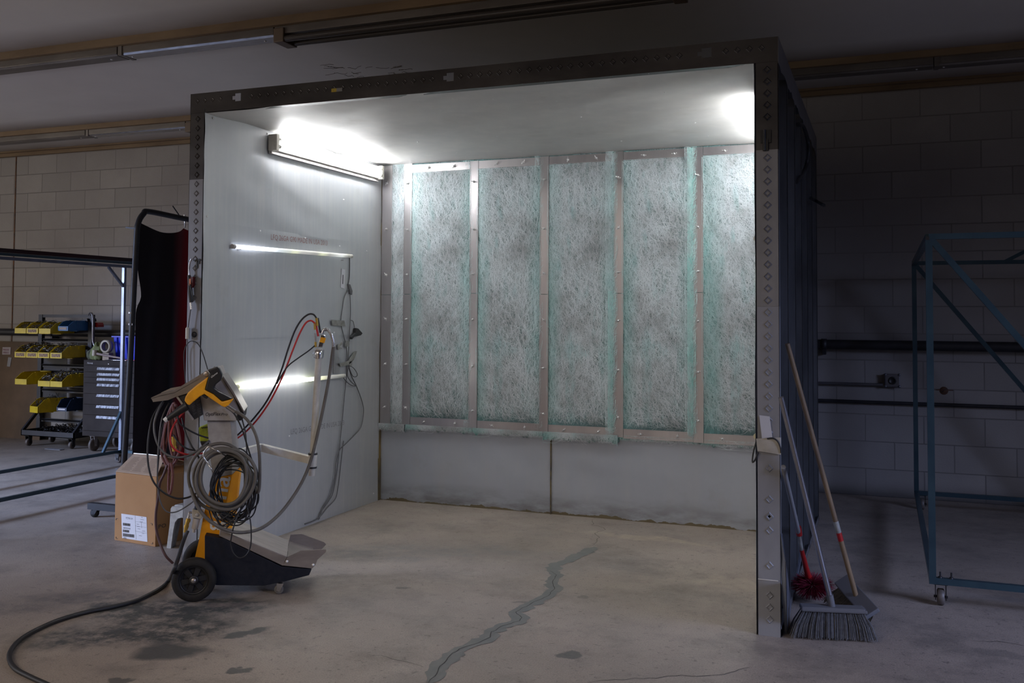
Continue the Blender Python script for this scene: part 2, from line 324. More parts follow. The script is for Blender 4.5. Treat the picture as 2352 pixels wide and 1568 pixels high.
# ------------------------------------------------------------------ setting
def floormat():
    m = base('stained concrete', (.3, .28, .26), .55, spec=.4)
    c = mix(m, noise_fac(m, .8, 6, .35, .68), (.355, .298, .252), (.245, .208, .182))
    c = mix(m, math_(m, 'MULTIPLY', noise_fac(m, 2.6, 8, .48, .66, shift=(4, 7, 0), rough=.75), .6), c, (.115, .103, .095))
    c = mix(m, math_(m, 'MULTIPLY', noise_fac(m, 5.5, 6, .55, .8, shift=(1, 3, 0)), .35), c, (.40, .35, .29))
    c = mix(m, math_(m, 'MULTIPLY', noise_fac(m, 38, 4, .60, .70), .65), c, (.09, .082, .075))
    c = mix(m, math_(m, 'MULTIPLY', noise_fac(m, 170, 3, .45, .62), .42), c, (.12, .107, .098))
    c = mix(m, math_(m, 'MULTIPLY', noise_fac(m, 140, 2, .62, .70, shift=(2, 9, 0)), .35), c, (.42, .38, .34))
    # oil and scuff marks on the floor, each with its own outline
    geo = N(m, 'ShaderNodeNewGeometry'); wn = N(m, 'ShaderNodeTexNoise'); wn.inputs['Scale'].default_value = 3.2; wn.inputs['Detail'].default_value = 7
    L(m, geo.outputs['Position'], wn.inputs['Vector'])
    ad = N(m, 'ShaderNodeVectorMath', operation='SCALE'); sb = N(m, 'ShaderNodeVectorMath', operation='SUBTRACT'); sb.inputs[1].default_value = (.5, .5, .5)
    L(m, wn.outputs['Color'], sb.inputs[0]); L(m, sb.outputs[0], ad.inputs[0]); ad.inputs['Scale'].default_value = .55
    av = N(m, 'ShaderNodeVectorMath', operation='ADD'); L(m, geo.outputs['Position'], av.inputs[0]); L(m, ad.outputs[0], av.inputs[1])
    fl = noise_fac(m, 11, 6, .35, .62, rough=.75)
    wn2 = N(m, 'ShaderNodeTexNoise'); wn2.inputs['Scale'].default_value = 16; wn2.inputs['Detail'].default_value = 5; L(m, geo.outputs['Position'], wn2.inputs['Vector'])
    sb2 = N(m, 'ShaderNodeVectorMath', operation='SUBTRACT'); sb2.inputs[1].default_value = (.5, .5, .5); L(m, wn2.outputs['Color'], sb2.inputs[0])
    sc2 = N(m, 'ShaderNodeVectorMath', operation='SCALE'); sc2.inputs['Scale'].default_value = .10; L(m, sb2.outputs[0], sc2.inputs[0])
    av2 = N(m, 'ShaderNodeVectorMath', operation='ADD'); L(m, geo.outputs['Position'], av2.inputs[0]); L(m, sc2.outputs[0], av2.inputs[1])
    for (px, py, rx, ry, ang, k, colr) in STAINS:
        p = at(px, py, 'Z', 0)
        mp = N(m, 'ShaderNodeMapping', vector_type='TEXTURE'); mp.inputs['Location'].default_value = p; mp.inputs['Rotation'].default_value = (0, 0, math.radians(ang)); mp.inputs['Scale'].default_value = (rx, ry, 1e6)
        L(m, av.outputs[0] if rx > .12 else av2.outputs[0], mp.inputs[0])
        ln = N(m, 'ShaderNodeVectorMath', operation='LENGTH'); L(m, mp.outputs[0], ln.inputs[0])
        mr = N(m, 'ShaderNodeMapRange'); mr.inputs['From Min'].default_value = 1.1; mr.inputs['From Max'].default_value = .55 if rx > .12 else .8; L(m, ln.outputs['Value'], mr.inputs['Value'])
        fac = math_(m, 'MULTIPLY', mr.outputs[0], k)
        if rx > .2: fac = math_(m, 'MULTIPLY', fac, fl)
        c = mix(m, fac, c, colr)
    setcol(m, c)
    b = m.node_tree.nodes['Principled BSDF']; rr = N(m, 'ShaderNodeMapRange'); rr.inputs['To Min'].default_value = .38; rr.inputs['To Max'].default_value = .62
    L(m, noise_fac(m, 3, 4, .3, .7), rr.inputs['Value']); L(m, rr.outputs[0], b.inputs['Roughness'])
    bump(m, noise_fac(m, 120, 4, .3, .7), .18, .003)
    return m
DK = (.065, .068, .068)
STAINS = [(390, 1400, .45, .24, 25, 1.5, DK), (300, 1455, .5, .17, 30, 1.3, DK), (400, 1490, .2, .12, 30, .9, DK), (180, 1375, .6, .12, 40, .7, (.09, .09, .10)),
          (570, 1452, .115, .035, 60, .85, DK), (545, 1540, .05, .03, 20, .85, DK), (275, 1563, .05, .03, 20, .8, DK), (1310, 1505, .05, .045, 10, .75, DK),
          (928, 1350, .05, .02, 0, .6, DK), (1195, 1382, .045, .02, 15, .5, DK), (1342, 1371, .035, .018, 0, .5, DK), (520, 1390, .10, .04, 20, .5, (.10, .08, .075)),
          (980, 1268, .9, .16, 20, .55, (.15, .16, .165)), (1500, 1240, .5, .08, 0, .55, (.48, .39, .29)), (1700, 1345, .35, .1, 0, .4, (.45, .38, .30)), (2290, 1500, .1, .04, 0, .3, DK)]
fb = MB(); fb.add([(-14, -13.5, 0), (7, -13.5, 0), (7, .2, 0), (-14, .2, 0), (-14, -13.5, -.1), (7, -13.5, -.1), (7, .2, -.1), (-14, .2, -.1)], [(0, 1, 2, 3), (7, 6, 5, 4), (0, 4, 5, 1), (1, 5, 6, 2), (2, 6, 7, 3), (3, 7, 4, 0)])
floor = struct('floor', fb, floormat())
# walls: object coordinates = world offsets are folded into the shader through the objects' origins
def put(name, a, b, mat):
    o = struct(name, MB().box(a, b), mat); return o
BLOCKSHIFT = (8.2792 + (-14+7)/2, 0, 0)     # the back wall's origin sits at x = -3.5, z = 0
mb_ = blockmat()
put('wall_back', (-14, 0, 0), (7, .2, 3.3), mb_)
put('wall_left', (-14.2, -13.5, 0), (-14, .2, 3.3), mb_); put('wall_right', (7, -13.5, 0), (7.2, .2, 3.3), mb_)
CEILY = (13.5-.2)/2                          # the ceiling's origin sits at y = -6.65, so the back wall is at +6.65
put('wall_front_blocker', (-1.5, -13.7, 0), (7, -13.5, 3.3), mb_)  # unseen partial wall, added to keep ambient light off the right side
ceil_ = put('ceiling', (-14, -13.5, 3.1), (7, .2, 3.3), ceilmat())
rc = random.Random(21); ckm = base('peeling paint crack', (.10, .07, .045), .9)
for k in range(26):      # crazed paint above the booth header
    u, v = rc.uniform(735, 930), rc.uniform(148, 178); p = [at(u, v, 'Z', 3.0992)]
    for j in range(rc.randint(2, 5)): u += rc.uniform(2, 13); v += rc.uniform(-3, 4); p.append(at(u, v, 'Z', 3.0992))
    MB().tube(p, .0016, n=4, spline=False).build('paint_crack', ckm, ceil_)
# batten along the top of the wall, control joint, ceiling battens
struct('trim_1', MB().box((-14, -.045, 3.05), (7, 0, 3.1)).box((-14, -.09, 3.085), (7, -.045, 3.1)), M['tanbeam'])
struct('trim_2', MB().box((-14, -.93, 3.055), (7, -.80, 3.1)), M['tanbeam'])
struct('trim_3', MB().box((-14, -3.02, 3.05), (7, -2.86, 3.1)), M['tanbeam'])
struct('trim_4', MB().box((-8.672, -.004, 0), (-8.655, .0, 3.05)), worn('rusty joint filler', (.05, .035, .03), (.16, .07, .03), .8, 0, 14))
# repaired crack: pale grey filler with the crack line in it
def ribbon(pts, w, z, name, mat, parent, seed=3, rag=.35, jag=0.):
    rnd = random.Random(seed); P = [at(u, v, 'Z', z) for u, v in pts]; Q = []
    for a, b in zip(P, P[1:]):
        n = max(2, int((b-a).length/.025))
        for i in range(n): Q.append(a.lerp(b, i/n))
    Q.append(P[-1]); mb = MB(); vs = []; j1 = j2 = c0 = 0
    for i, q in enumerate(Q):
        t = (Q[min(len(Q)-1, i+1)]-Q[max(0, i-1)]); t.z = 0; t.normalize(); nrm = Vector((-t.y, t.x, 0)); c0 = .75*c0+rnd.uniform(-jag, jag); q = q+nrm*c0
        j1 = .6*j1+rnd.uniform(-rag, rag)*w; j2 = .6*j2+rnd.uniform(-rag, rag)*w
        taper = min(1, .35+i/6, .35+(len(Q)-1-i)/6)
        vs += [q+nrm*(w/2*taper+abs(j1)), q-nrm*(w/2*taper+abs(j2))]
    mb.add(vs, [(2*i, 2*i+2, 2*i+3, 2*i+1) for i in range(len(Q)-1)])
    return mb.build(name, mat, parent)
crack = [(985, 1567), (1005, 1545), (1010, 1528), (1030, 1510), (1060, 1490), (1095, 1475), (1120, 1462), (1128, 1450), (1160, 1435), (1192, 1425), (1200, 1418), (1182, 1405), (1200, 1395), (1235, 1378), (1262, 1368), (1275, 1352), (1268, 1335), (1278, 1320), (1268, 1310), (1275, 1298), (1310, 1285), (1345, 1268), (1368, 1256)]
ribbon(crack, .045, .0015, 'crack_filler', worn('grey crack filler', (.125, .13, .125), (.155, .155, .145), .6, 0, 14), floor, rag=.45)
dkc = base('open crack', (.035, .033, .03), .9)
ribbon(crack[:19], .0022, .0025, 'crack_line', dkc, floor, 5, .3, .006)
ribbon([(1356, 1254), (1374, 1244), (1378, 1234), (1366, 1224), (1392, 1216), (1380, 1210), (1356, 1205), (1366, 1193)], .0018, .0015, 'crack_line', dkc, floor, 6, .3, .01)
ribbon([(845, 1502), (900, 1512), (960, 1520), (978, 1530)], .002, .0015, 'crack_line', dkc, floor, 8, .3, .012)
ribbon([(1350, 1567), (1400, 1565), (1460, 1558), (1600, 1552), (1680, 1546), (1730, 1535)], .002, .0015, 'crack_line', dkc, floor, 9, .3, .012)
ribbon([(2230, 1470), (2290, 1473), (2335, 1480), (2351, 1485)], .002, .0015, 'crack_line', dkc, floor, 10, .3, .012)
# ------------------------------------------------------------------ spray booth
XL, XR, YF, YB, YR, H, PW = -3.332, -.221, -3.523, -1.569, -1.037, 2.541, .095
XLi, XRi, HC = XL+PW, XR-PW, 2.44
booth = thing('spray_booth', 'open-fronted booth of steel studs and galvanized sheet with a filter wall', 'booth', ((XL+XR)/2, (YF+YR)/2, 0))
def diamond(mb, c, ux, uz, r=.0165, h=.0035):
    c, ux, uz = Vector(c), Vector(ux), Vector(uz); n = Vector((0, -1, 0)) if abs(ux.x) > .5 else Vector((1, 0, 0))
    o = [c+ux*r, c+uz*r, c-ux*r, c-uz*r]; mi = [c+ux*r*.72+n*h, c+uz*r*.72+n*h, c-ux*r*.72+n*h, c-uz*r*.72+n*h]; inn = [c+ux*r*.45+n*h*.45, c+uz*r*.45+n*h*.45, c-ux*r*.45+n*h*.45, c-uz*r*.45+n*h*.45]
    fs = [(i, (i+1) % 4, 4+(i+1) % 4, 4+i) for i in range(4)]+[(4+i, 4+(i+1) % 4, 8+(i+1) % 4, 8+i) for i in range(4)]+[(8, 9, 10, 11)]
    mb.add(o+mi+inn, fs)
# header with punch-outs
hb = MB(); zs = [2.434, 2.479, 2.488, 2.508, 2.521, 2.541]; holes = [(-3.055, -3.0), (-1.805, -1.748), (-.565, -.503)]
xs = [XL]
for a, b in holes: xs += [a, a+.018, b]
xs.append(XR)
for i in range(len(xs)-1):
    for j in range(5):
        x0, x1, z0, z1 = xs[i], xs[i+1], zs[j], zs[j+1]; k = i % 3
        if k == 2 and j in (1, 2, 3): continue
        if k == 1 and j == 2: continue
        hb.box((x0, YF-.002, z0), (x1, YF, z1))
hb.box((XL, YF, 2.539), (XR, YF+.04, 2.541)).box((XL, YF, 2.434), (XR, YF+.04, 2.436))
for k in range(60):
    x = XL+.045+k*.0508
    if any(a-.03 < x < b+.03 for a, b in holes) or x > XR-.03: continue
    diamond(hb, (x, YF-.002, 2.498), (1, 0, 0), (0, 0, 1), .016, .0022)
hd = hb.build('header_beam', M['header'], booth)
MB().box((-2.437, YF-.004, 2.479), (-2.407, YF-.0022, 2.497)).build('warning_sticker', base('yellow sticker', (.45, .33, .03), .6), hd)
MB().box((-2.407, YF-.004, 2.479), (-2.373, YF-.0022, 2.497)).build('sticker', base('grey sticker', (.2, .2, .2), .6), hd)
# front posts
def post(x0, x1, name, segs, dia, side):
    mb = MB()
    for (z0, z1, dy, mi) in segs:
        mb.cur = mi; mb.box((x0, YF-dy, z0), (x1, YF-dy+.002, z1)); mb.box((x0, YF-dy, z0), (x0+.002, YF+.04, z1)); mb.box((x1-.002, YF-dy, z0), (x1, YF+.04, z1))
    for z in dia:
        seg = [s for s in segs if s[0] <= z <= s[1]][0]; mb.cur = seg[3]; diamond(mb, ((x0+x1)/2+.002, YF-seg[2], z), (1, 0, 0), (0, 0, 1), .0185, .0045)
    return mb.build(name, [M['header'], M['post'], M['post_low']], booth)
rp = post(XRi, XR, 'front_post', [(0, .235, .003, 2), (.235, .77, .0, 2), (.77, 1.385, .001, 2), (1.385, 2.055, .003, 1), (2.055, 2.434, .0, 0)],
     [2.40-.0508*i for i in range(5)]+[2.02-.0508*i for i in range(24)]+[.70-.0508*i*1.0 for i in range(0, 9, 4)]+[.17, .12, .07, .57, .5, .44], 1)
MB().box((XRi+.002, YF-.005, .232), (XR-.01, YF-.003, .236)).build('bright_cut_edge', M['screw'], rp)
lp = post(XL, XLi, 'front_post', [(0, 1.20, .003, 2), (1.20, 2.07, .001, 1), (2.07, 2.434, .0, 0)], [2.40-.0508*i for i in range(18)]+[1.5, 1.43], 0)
clampb = MB().box((-.295, YF-.008, 2.085), (-.25, YF, 2.14)).box((-.285, YF-.014, 2.05), (-.262, YF-.003, 2.10)).cyl((-.276, YF-.016, 2.05), (-.276, YF-.016, 2.14), .004)
tag(clampb.build('bracket', base('black bracket steel', (.01, .01, .012), .35, .5)), 'small black metal bracket fixed high on right front post of the booth', 'bracket')
# side walls inside, ceiling sheet, rear
def sheet(mb, p0, ux, uz, nx, nz, dep, nvec, thick=.002):
    vs = []; n = Vector(nvec)
    for j in range(nz+1):
        for i in range(nx+1):
            q = Vector(p0)+Vector(ux)*(i/nx)+Vector(uz)*(j/nz); vs.append(q+n*dep(i/nx, j/nz))
    mb.add(vs, [(j*(nx+1)+i, j*(nx+1)+i+1, (j+1)*(nx+1)+i+1, (j+1)*(nx+1)+i) for j in range(nz) for i in range(nx)], True)
    return mb
LY = YB-YF
def dp(sd, amp):
    r = np.random.RandomState(sd); a = r.uniform(2, 7, (5, 2)); ph = r.uniform(0, 6, 5)
    return lambda u, v: amp*sum(math.sin(a[k][0]*u*3+a[k][1]*v*3+ph[k]) for k in range(5))/5
for (z0, z1, sd, off) in ((0, 1.2, 1, .0), (1.2, 1.835, 2, .003), (1.835, HC, 3, .0)):
    o = sheet(MB(), (XLi+.0055+off, YF-.0038, z0), (0, LY+.0038, 0), (0, 0, z1-z0+.01), 40, 20, dp(sd, .004), (1, 0, 0)).build('side_panel', M['galv_wall'], booth)
    for y, z in {1: [(-2.35, .6), (-2.7, .59), (-2.2, 1.22), (-1.65, .06)], 2: [(-3.03, 1.83), (-2.56, 1.823), (-2.15, 1.80), (-1.79, 1.79)], 3: [(-3.46, 2.415), (-2.97, 2.417), (-3.5, 1.87), (-2.1, 2.12)]}[sd]:
        MB().lathe((XLi+.008+off, y, z), (1, 0, 0), [(0, .006), (.003, .005), (.005, .0)], 8).build('rivet', M['screw'], o)
sheet(MB(), (XRi-.0055, YF, 0), (0, YR-YF, 0), (0, 0, HC), 40, 30, dp(5, .004), (-1, 0, 0)).build('side_panel', M['galv_wall'], booth)
cp = MB(); r_ = dp(8, .007); r2_ = dp(18, .0015)
sheet(cp, (XLi, YF+.004, HC), (XRi-XLi, 0, 0), (0, LY, 0), 90, 50, lambda u, v: r_(u, v*1.5)+r2_(u*3, v*4)-.004, (0, 0, 1))
cpo = cp.build('ceiling_panel', M['galv_ceil'], booth)
mb = MB()
for u, v in [(810, 268), (1012, 254), (1040, 226), (1080, 287), (1132, 227), (1142, 313), (1201, 339), (1278, 232), (1334, 269), (1384, 297), (1427, 324), (1476, 291), (1490, 168), (1527, 212), (1562, 251), (1596, 282), (1626, 312), (1252, 188), (960, 326), (1050, 350)]:
    q = at(u, v, 'Z', HC-.004); MB().lathe(q+Vector((0, 0, .004)), (0, 0, -1), [(0, .007), (.004, .006), (.007, 0)], 8).build('ceiling_screw', M['screw'], cpo)
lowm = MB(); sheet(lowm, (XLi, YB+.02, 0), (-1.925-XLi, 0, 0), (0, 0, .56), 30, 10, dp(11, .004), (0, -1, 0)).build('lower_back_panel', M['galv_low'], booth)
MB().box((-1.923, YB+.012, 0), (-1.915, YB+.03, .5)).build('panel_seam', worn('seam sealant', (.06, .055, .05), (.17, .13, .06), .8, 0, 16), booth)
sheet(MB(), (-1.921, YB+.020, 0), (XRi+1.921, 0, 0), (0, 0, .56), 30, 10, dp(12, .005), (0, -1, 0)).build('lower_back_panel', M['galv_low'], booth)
MB().box((XLi-.002, YB-.012, 0), (XLi+.012, YB+.02, .30)).box((XLi, YB-.004, .30), (XLi+.010, YB+.02, 2.43)).build('corner_sealant', worn('brown sealant', (.20, .14, .05), (.05, .045, .04), .8, 0, 16, (1, 1, .3)), booth)
MB().box((XL, YR-.002, 0), (XR, YR, H)).build('rear_panel', M['stud'], booth)
# studs and tracks of the side frames
for xo, sgn in ((XR, -1), (XL, 1)):
    for k in range(1, 7):
        y = YF+.4064*k if k < 6 else YR-.034; mb = MB()
        mb.box((xo, y, .0), (xo+sgn*.092, y+.002, 2.45)); mb.box((xo, y, 0), (xo+sgn*.002, y+.034, 2.45)); mb.box((xo+sgn*.09, y, 0), (xo+sgn*.092, y+.034, 2.45)); mb.box((xo, y+.032, 0), (xo+sgn*.012, y+.034, 2.45))
        mb.build('stud', M['stud'], booth)
    mb = MB().box((xo, YF, H-.002), (xo+sgn*.095, YR, H)); MB().box((xo, YF, .0), (xo+sgn*.002, YR, .032)).box((xo, YF, 0), (xo+sgn*.095, YR, .002)).build('bottom_track', M['post'], booth)
    n = 40
    for i in range(n):
        y0 = YF+(YR-YF)*i/n; y1 = YF+(YR-YF)*(i+1)/n; zb = lambda t: 2.425+.008*math.sin(t*19)+.006*math.sin(t*47)
        mb.hexa([(xo, y0, zb(y0)), (xo, y1, zb(y1)), (xo, y1, H), (xo, y0, H)], [(xo+sgn*-.002, y0, zb(y0)), (xo+sgn*-.002, y1, zb(y1)), (xo+sgn*-.002, y1, H), (xo+sgn*-.002, y0, H)])
    mb.build('top_track', M['post'], booth)
# filter wall: retaining strips with wing nuts
def wing(mb, x, z, a, y=YB-.006, h=True):
    c = Vector((x, y, z)); d = Vector((math.cos(a), 0, math.sin(a)))
    mb.lathe(c, (0, -1, 0), [(0, .0055), (.006, .0055), (.009, .003), (.018, .0025), (.019, 0)], 8)
    for s in (1, -1): mb.hexa([c+d*s*.004+Vector((0, -.002, -.0015)), c+d*s*.013+Vector((0, -.008, -.0015)), c+d*s*.012+Vector((0, -.0125, 0)), c+d*s*.004+Vector((0, -.007, 0))], [c+d*s*.004+Vector((0, -.002, .0015)), c+d*s*.013+Vector((0, -.008, .0015)), c+d*s*.012+Vector((0, -.0125, .002)), c+d*s*.004+Vector((0, -.007, .002))])
VS = [(-3.223, -3.142, .545, 2.432), (-3.044, -2.980, .552, 2.439), (-2.522, -2.458, .546, 2.428), (-1.998, -1.934, .545, 2.43), (-1.476, -1.411, .545, 2.434), (-.949, -.885, .535, 2.432), (-.42, -.356, .535, 2.432)]
def strip(a, b, thick=.006, y=YB):
    mb = MB(); (x0, z0), (x1, z1) = a, b
    mb.box((x0, y-thick, z0), (x1, y, z1))
    if x1-x0 < z1-z0: mb.box((x0, y-thick-.0015, z0), (x0+.006, y-thick, z1)).box((x1-.006, y-thick-.0015, z0), (x1, y-thick, z1))
    else: mb.box((x0, y-thick-.0015, z0), (x1, y-thick, z0+.006)).box((x0, y-thick-.0015, z1-.006), (x1, y-thick, z1))
    return mb
def nuts(par, lst, y):
    for x, z, a in lst:
        mb = MB(); wing(mb, 0, 0, a, 0); mb.v = [(x+v[0]*1.35, y+v[1]*1.2, z+v[2]*1.35) for v in mb.v]; mb.build('wing_nut', M['screw'], par)
rnd = random.Random(2)
for i, (x0, x1, z0, z1) in enumerate(VS):
    zm = 1.487+.004*(i % 3)
    up = strip((x0, zm), (x1, z1)).build('vertical_strip', M['alu'], booth, bevel=0); lo = strip((x0+(.0), z0), (x1, zm-.003), .007).build('vertical_strip', M['alu'], booth)
    xc = (x0+x1)/2
    if i < 6:
        nuts(up, [(xc, z, rnd.uniform(-1, 1)) for z in (2.30-.02*i*.5, 1.965-.01*i, 1.63)], YB-.007)
        nuts(lo, [(xc, z, rnd.uniform(-1, 1)) for z in (1.31, .985, .675)], YB-.008)
for i in range(1, 6):
    a = VS[i][1]+.002; b = VS[i+1][0]-.002; 
    t = strip((a, 2.368+.0015*i), (b, 2.424+.001*i), .0055).build('horizontal_strip', M['alu'], booth); nuts(t, [(a+(b-a)*f, 2.398, rnd.uniform(-1.5, 1.5)) for f in (.3, .74)], YB-.0065)
    t = strip((a, .552-.0035*i), (b, .614-.0035*i), .0055).build('horizontal_strip', M['alu'], booth); nuts(t, [(a+(b-a)*f, .585-.0035*i, rnd.uniform(-1.5, 1.5)) for f in (.25, .78)], YB-.0065)
# filter pads with loose fibres
def edgefac(m):      # the blue green backing shows where the pad is squeezed thin beside the strips
    tc = N(m, 'ShaderNodeTexCoord'); sp = N(m, 'ShaderNodeSeparateXYZ'); L(m, tc.outputs['Object'], sp.inputs[0])
    mr = N(m, 'ShaderNodeMapRange'); mr.inputs['From Min'].default_value = .12; mr.inputs['From Max'].default_value = .235; L(m, math_(m, 'ABSOLUTE', sp.outputs['X']), mr.inputs['Value'])
    return mr.outputs[0]
def padmat():
    m = base('glass fibre filter', (.4, .5, .48), .95)
    a = noise_fac(m, 2.6, 7, .36, .70, stretch=(2.2, 1, .55), rough=.7); c = mix(m, a, (.11, .23, .235), (.31, .39, .42))
    b = noise_fac(m, 2.4, 6, .46, .72, shift=(5, 0, 2), rough=.7); c = mix(m, math_(m, 'MULTIPLY', b, .8), c, (.17, .18, .185))
    e = math_(m, 'MULTIPLY', edgefac(m), noise_fac(m, 3, 4, .3, .6, stretch=(1, 1, .4), shift=(0, 4, 1))); c = mix(m, e, c, (.20, .48, .475))
    f = noise_fac(m, 70, 4, .40, .62, stretch=(1.8, 1, .5)); c = mix(m, math_(m, 'MULTIPLY', f, .5), c, (.15, .22, .22))
    setcol(m, c); bump(m, f, .8, .01); return m
def fibmat():
    m = base('glass fibre strand', (.6, .66, .64), .7, spec=.3)
    a = noise_fac(m, 4.5, 6, .52, .68, stretch=(2, 1, .6), shift=(2, 0, 0), rough=.7); c = mix(m, math_(m, 'MULTIPLY', a, .6), (.78, .84, .88), (.30, .60, .60))
    b = noise_fac(m, 2.4, 6, .46, .72, shift=(5, 0, 2), rough=.7); c = mix(m, math_(m, 'MULTIPLY', b, .8), c, (.33, .345, .355))
    e = math_(m, 'MULTIPLY', edgefac(m), noise_fac(m, 3, 4, .3, .6, stretch=(1, 1, .4), shift=(0, 4, 1))); setcol(m, mix(m, math_(m, 'MULTIPLY', e, .75), c, (.34, .66, .64))); return m
PM, FM, FR = padmat(), fibmat(), worn('turquoise fringe strand', (.36, .74, .70), (.62, .80, .79), .7, 0, 8)
def fibres(name, par, x0, x1, z0, z1, depth, n, lean, seed, loose=1., rnd_=.5, lmax=.15, mg=.004, mat=None):
    r = np.random.RandomState(seed); K = 7
    X = r.uniform(x0, x1, n); Z = r.uniform(z0, z1, n)
    fld = .45*np.sin(X*9+seed)+.35*np.sin(Z*5+X*4+seed*2)
    A = math.pi/2 + lean + fld*.6 + r.normal(0, rnd_, n); k = r.normal(0, 9, n); ln = r.uniform(.03, lmax, n)
    long_ = r.rand(n) < .10; ln[long_] *= 2.4; k[long_] *= .3
    step = ln/K; P = np.zeros((n, K+1, 3)); P[:, 0, 0] = X; P[:, 0, 2] = Z; a = A.copy()
    for j in range(1, K+1):
        P[:, j, 0] = P[:, j-1, 0]+np.cos(a)*step; P[:, j, 2] = P[:, j-1, 2]+np.sin(a)*step; a = a+k*step+r.normal(0, .2, n)
    P[:, :, 0] = np.clip(P[:, :, 0], x0-mg, x1+mg); P[:, :, 2] = np.clip(P[:, :, 2], z0-.012, z1+.004)
    t = np.linspace(0, 1, K+1)[None, :]; lift = (r.uniform(.001, .008, n)*loose)[:, None]*np.sin(t*math.pi)+r.uniform(.0005, .006, n)[:, None]
    P[:, :, 1] = depth(P[:, :, 0], P[:, :, 2])-lift
    T = np.gradient(P, axis=1); Nn = np.stack([T[:, :, 2], np.zeros_like(T[:, :, 0]), -T[:, :, 0]], -1); Nn /= (np.linalg.norm(Nn, axis=2, keepdims=True)+1e-9)
    w = (r.uniform(.00016, .00042, n))[:, None, None]; w = np.where(long_[:, None, None], .0007, w)
    V = np.stack([P-Nn*w, P+Nn*w], 2).reshape(-1, 3); base_ = (np.arange(n)*(K+1)*2)[:, None]; j = np.arange(K)[None, :]*2
    q = (base_+j)[:, :, None]+np.array([0, 1, 3, 2])[None, None, :]; q = q.reshape(-1, 4)
    V = V-np.array(WM[par.name].translation)
    me = bpy.data.meshes.new(name); me.vertices.add(len(V)); me.vertices.foreach_set('co', V.ravel()); me.loops.add(q.size); me.loops.foreach_set('vertex_index', q.ravel())
    me.polygons.add(len(q)); me.polygons.foreach_set('loop_start', np.arange(len(q))*4); me.polygons.foreach_set('loop_total', np.full(len(q), 4)); me.update(); me.materials.append(mat or FM)
    o = bpy.data.objects.new(name, me); COL.objects.link(o); o.parent = par; o['kind'] = 'stuff'; return o
PADS = [(-3.236, -3.045, 'narrow pale fibre filter pad in the left corner of the booth', .0), (-2.984, -2.516, 'wide filter pad with a dark diagonal fold, next to the narrow corner pad', .1),
        (-2.462, -1.994, 'turquoise filter pad second from left among the five wide pads', .1), (-1.938, -1.472, 'middle wide filter pad, grey green with a shaggy right edge', .05),
        (-1.415, -.945, 'filter pad with bright turquoise fringe along its right strip', .3), (-.889, -.33, 'rightmost filter pad, partly hidden behind the front post', .42)]
for i, (x0, x1, lab, lean) in enumerate(PADS):
    ph = i*1.7; X0, X1, Z0, Z1 = x0-(.03 if i else 0), x1+.03, [.512, .526, .522, .508, .530, .524][i], 2.437
    def depth(x, z, x0=x0 if i else -3.135, x1=x1, ph=ph, zl=.61 if i else .52, zh=2.37 if i else 2.44):
        e = np.minimum(np.clip((x-x0)/.05, 0, 1), np.clip((x1-x)/.05, 0, 1)); e = np.minimum(e, np.clip((z-zl)/.05, 0, 1)); e = np.minimum(e, np.clip((zh-z)/.04, 0, 1))
        e = e*e*(3-2*e); f = (1-np.abs(np.clip((z-.56)/.05, -1, 1)))*.0
        return YB+.005-e*(.009+.006*np.sin(x*11+ph)+.006*np.sin(z*6+x*5+ph*2)+.003*np.sin(z*23+x*31))
    nx, nz = 40, 120; mb = MB(); vs = []
    rr = random.Random(i); fr = [Z0+rr.uniform(-.010, .012)+.009*math.sin(k*.45+ph) for k in range(nx+1)]
    for jz in range(nz+1):
        for ix in range(nx+1):
            x = X0+(X1-X0)*ix/nx; z = Z0+(Z1-Z0)*jz/nz
            if jz == 0: z = fr[ix]
            y = float(depth(x, z))
            if z < .548: y = YB-.004+(-.006 if i < 4 else .008)
            vs.append((x, y, z))
    mb.add(vs, [(a*(nx+1)+b, a*(nx+1)+b+1, (a+1)*(nx+1)+b+1, (a+1)*(nx+1)+b) for a in range(nz) for b in range(nx)], True)
    mb.add([(X0, YB+.018, Z0), (X1, YB+.018, Z0), (X1, YB+.018, Z1), (X0, YB+.018, Z1)], [(3, 2, 1, 0)])
    pad = mb.build('filter_pad', PM); tag(pad, lab, 'filter', 'fibre filter pads on the booth wall')
    wdt = x1-x0
    fibres('loose_fibers', pad, x0 if i else -3.136, x1, .61 if i else .51, 2.37 if i else 2.43, depth, int(11500*wdt/.47), lean, i+1)
    fibres('fringe_fibers', pad, x0-.02, x1+.02, Z0-.012, .552, lambda x, z, i=i: np.full_like(x, YB-(.012 if i < 4 else -.004)), int(1500*wdt/.47), 0, i+20)
    fibres('long_wisps', pad, x0 if i else -3.136, x1, .62 if i else .52, 2.36, lambda x, z, d=depth: d(x, z)-.003, int(1300*wdt/.47), lean*.6, i+60, 1.5, .28, .34)
    if i in (3, 4): fibres('turquoise_fringe', pad, x1-.020, x1-.004, .57, {2: 1.25, 3: 1.5, 4: 2.42}[i], lambda x, z: np.full_like(x, YB-.010), {3: 1000, 4: 2800}[i], .5, i+80, 2.2, .7, .06, .016, FR)
    if i >= 1: fibres('edge_fibers', pad, x1-(.035 if i in (3, 4) else .015), x1+.002, .56, 2.43, lambda x, z: np.full_like(x, YB-.009), int((3200 if i in (3, 4) else 700)), .9, i+40, 2., .9, .06, .02)
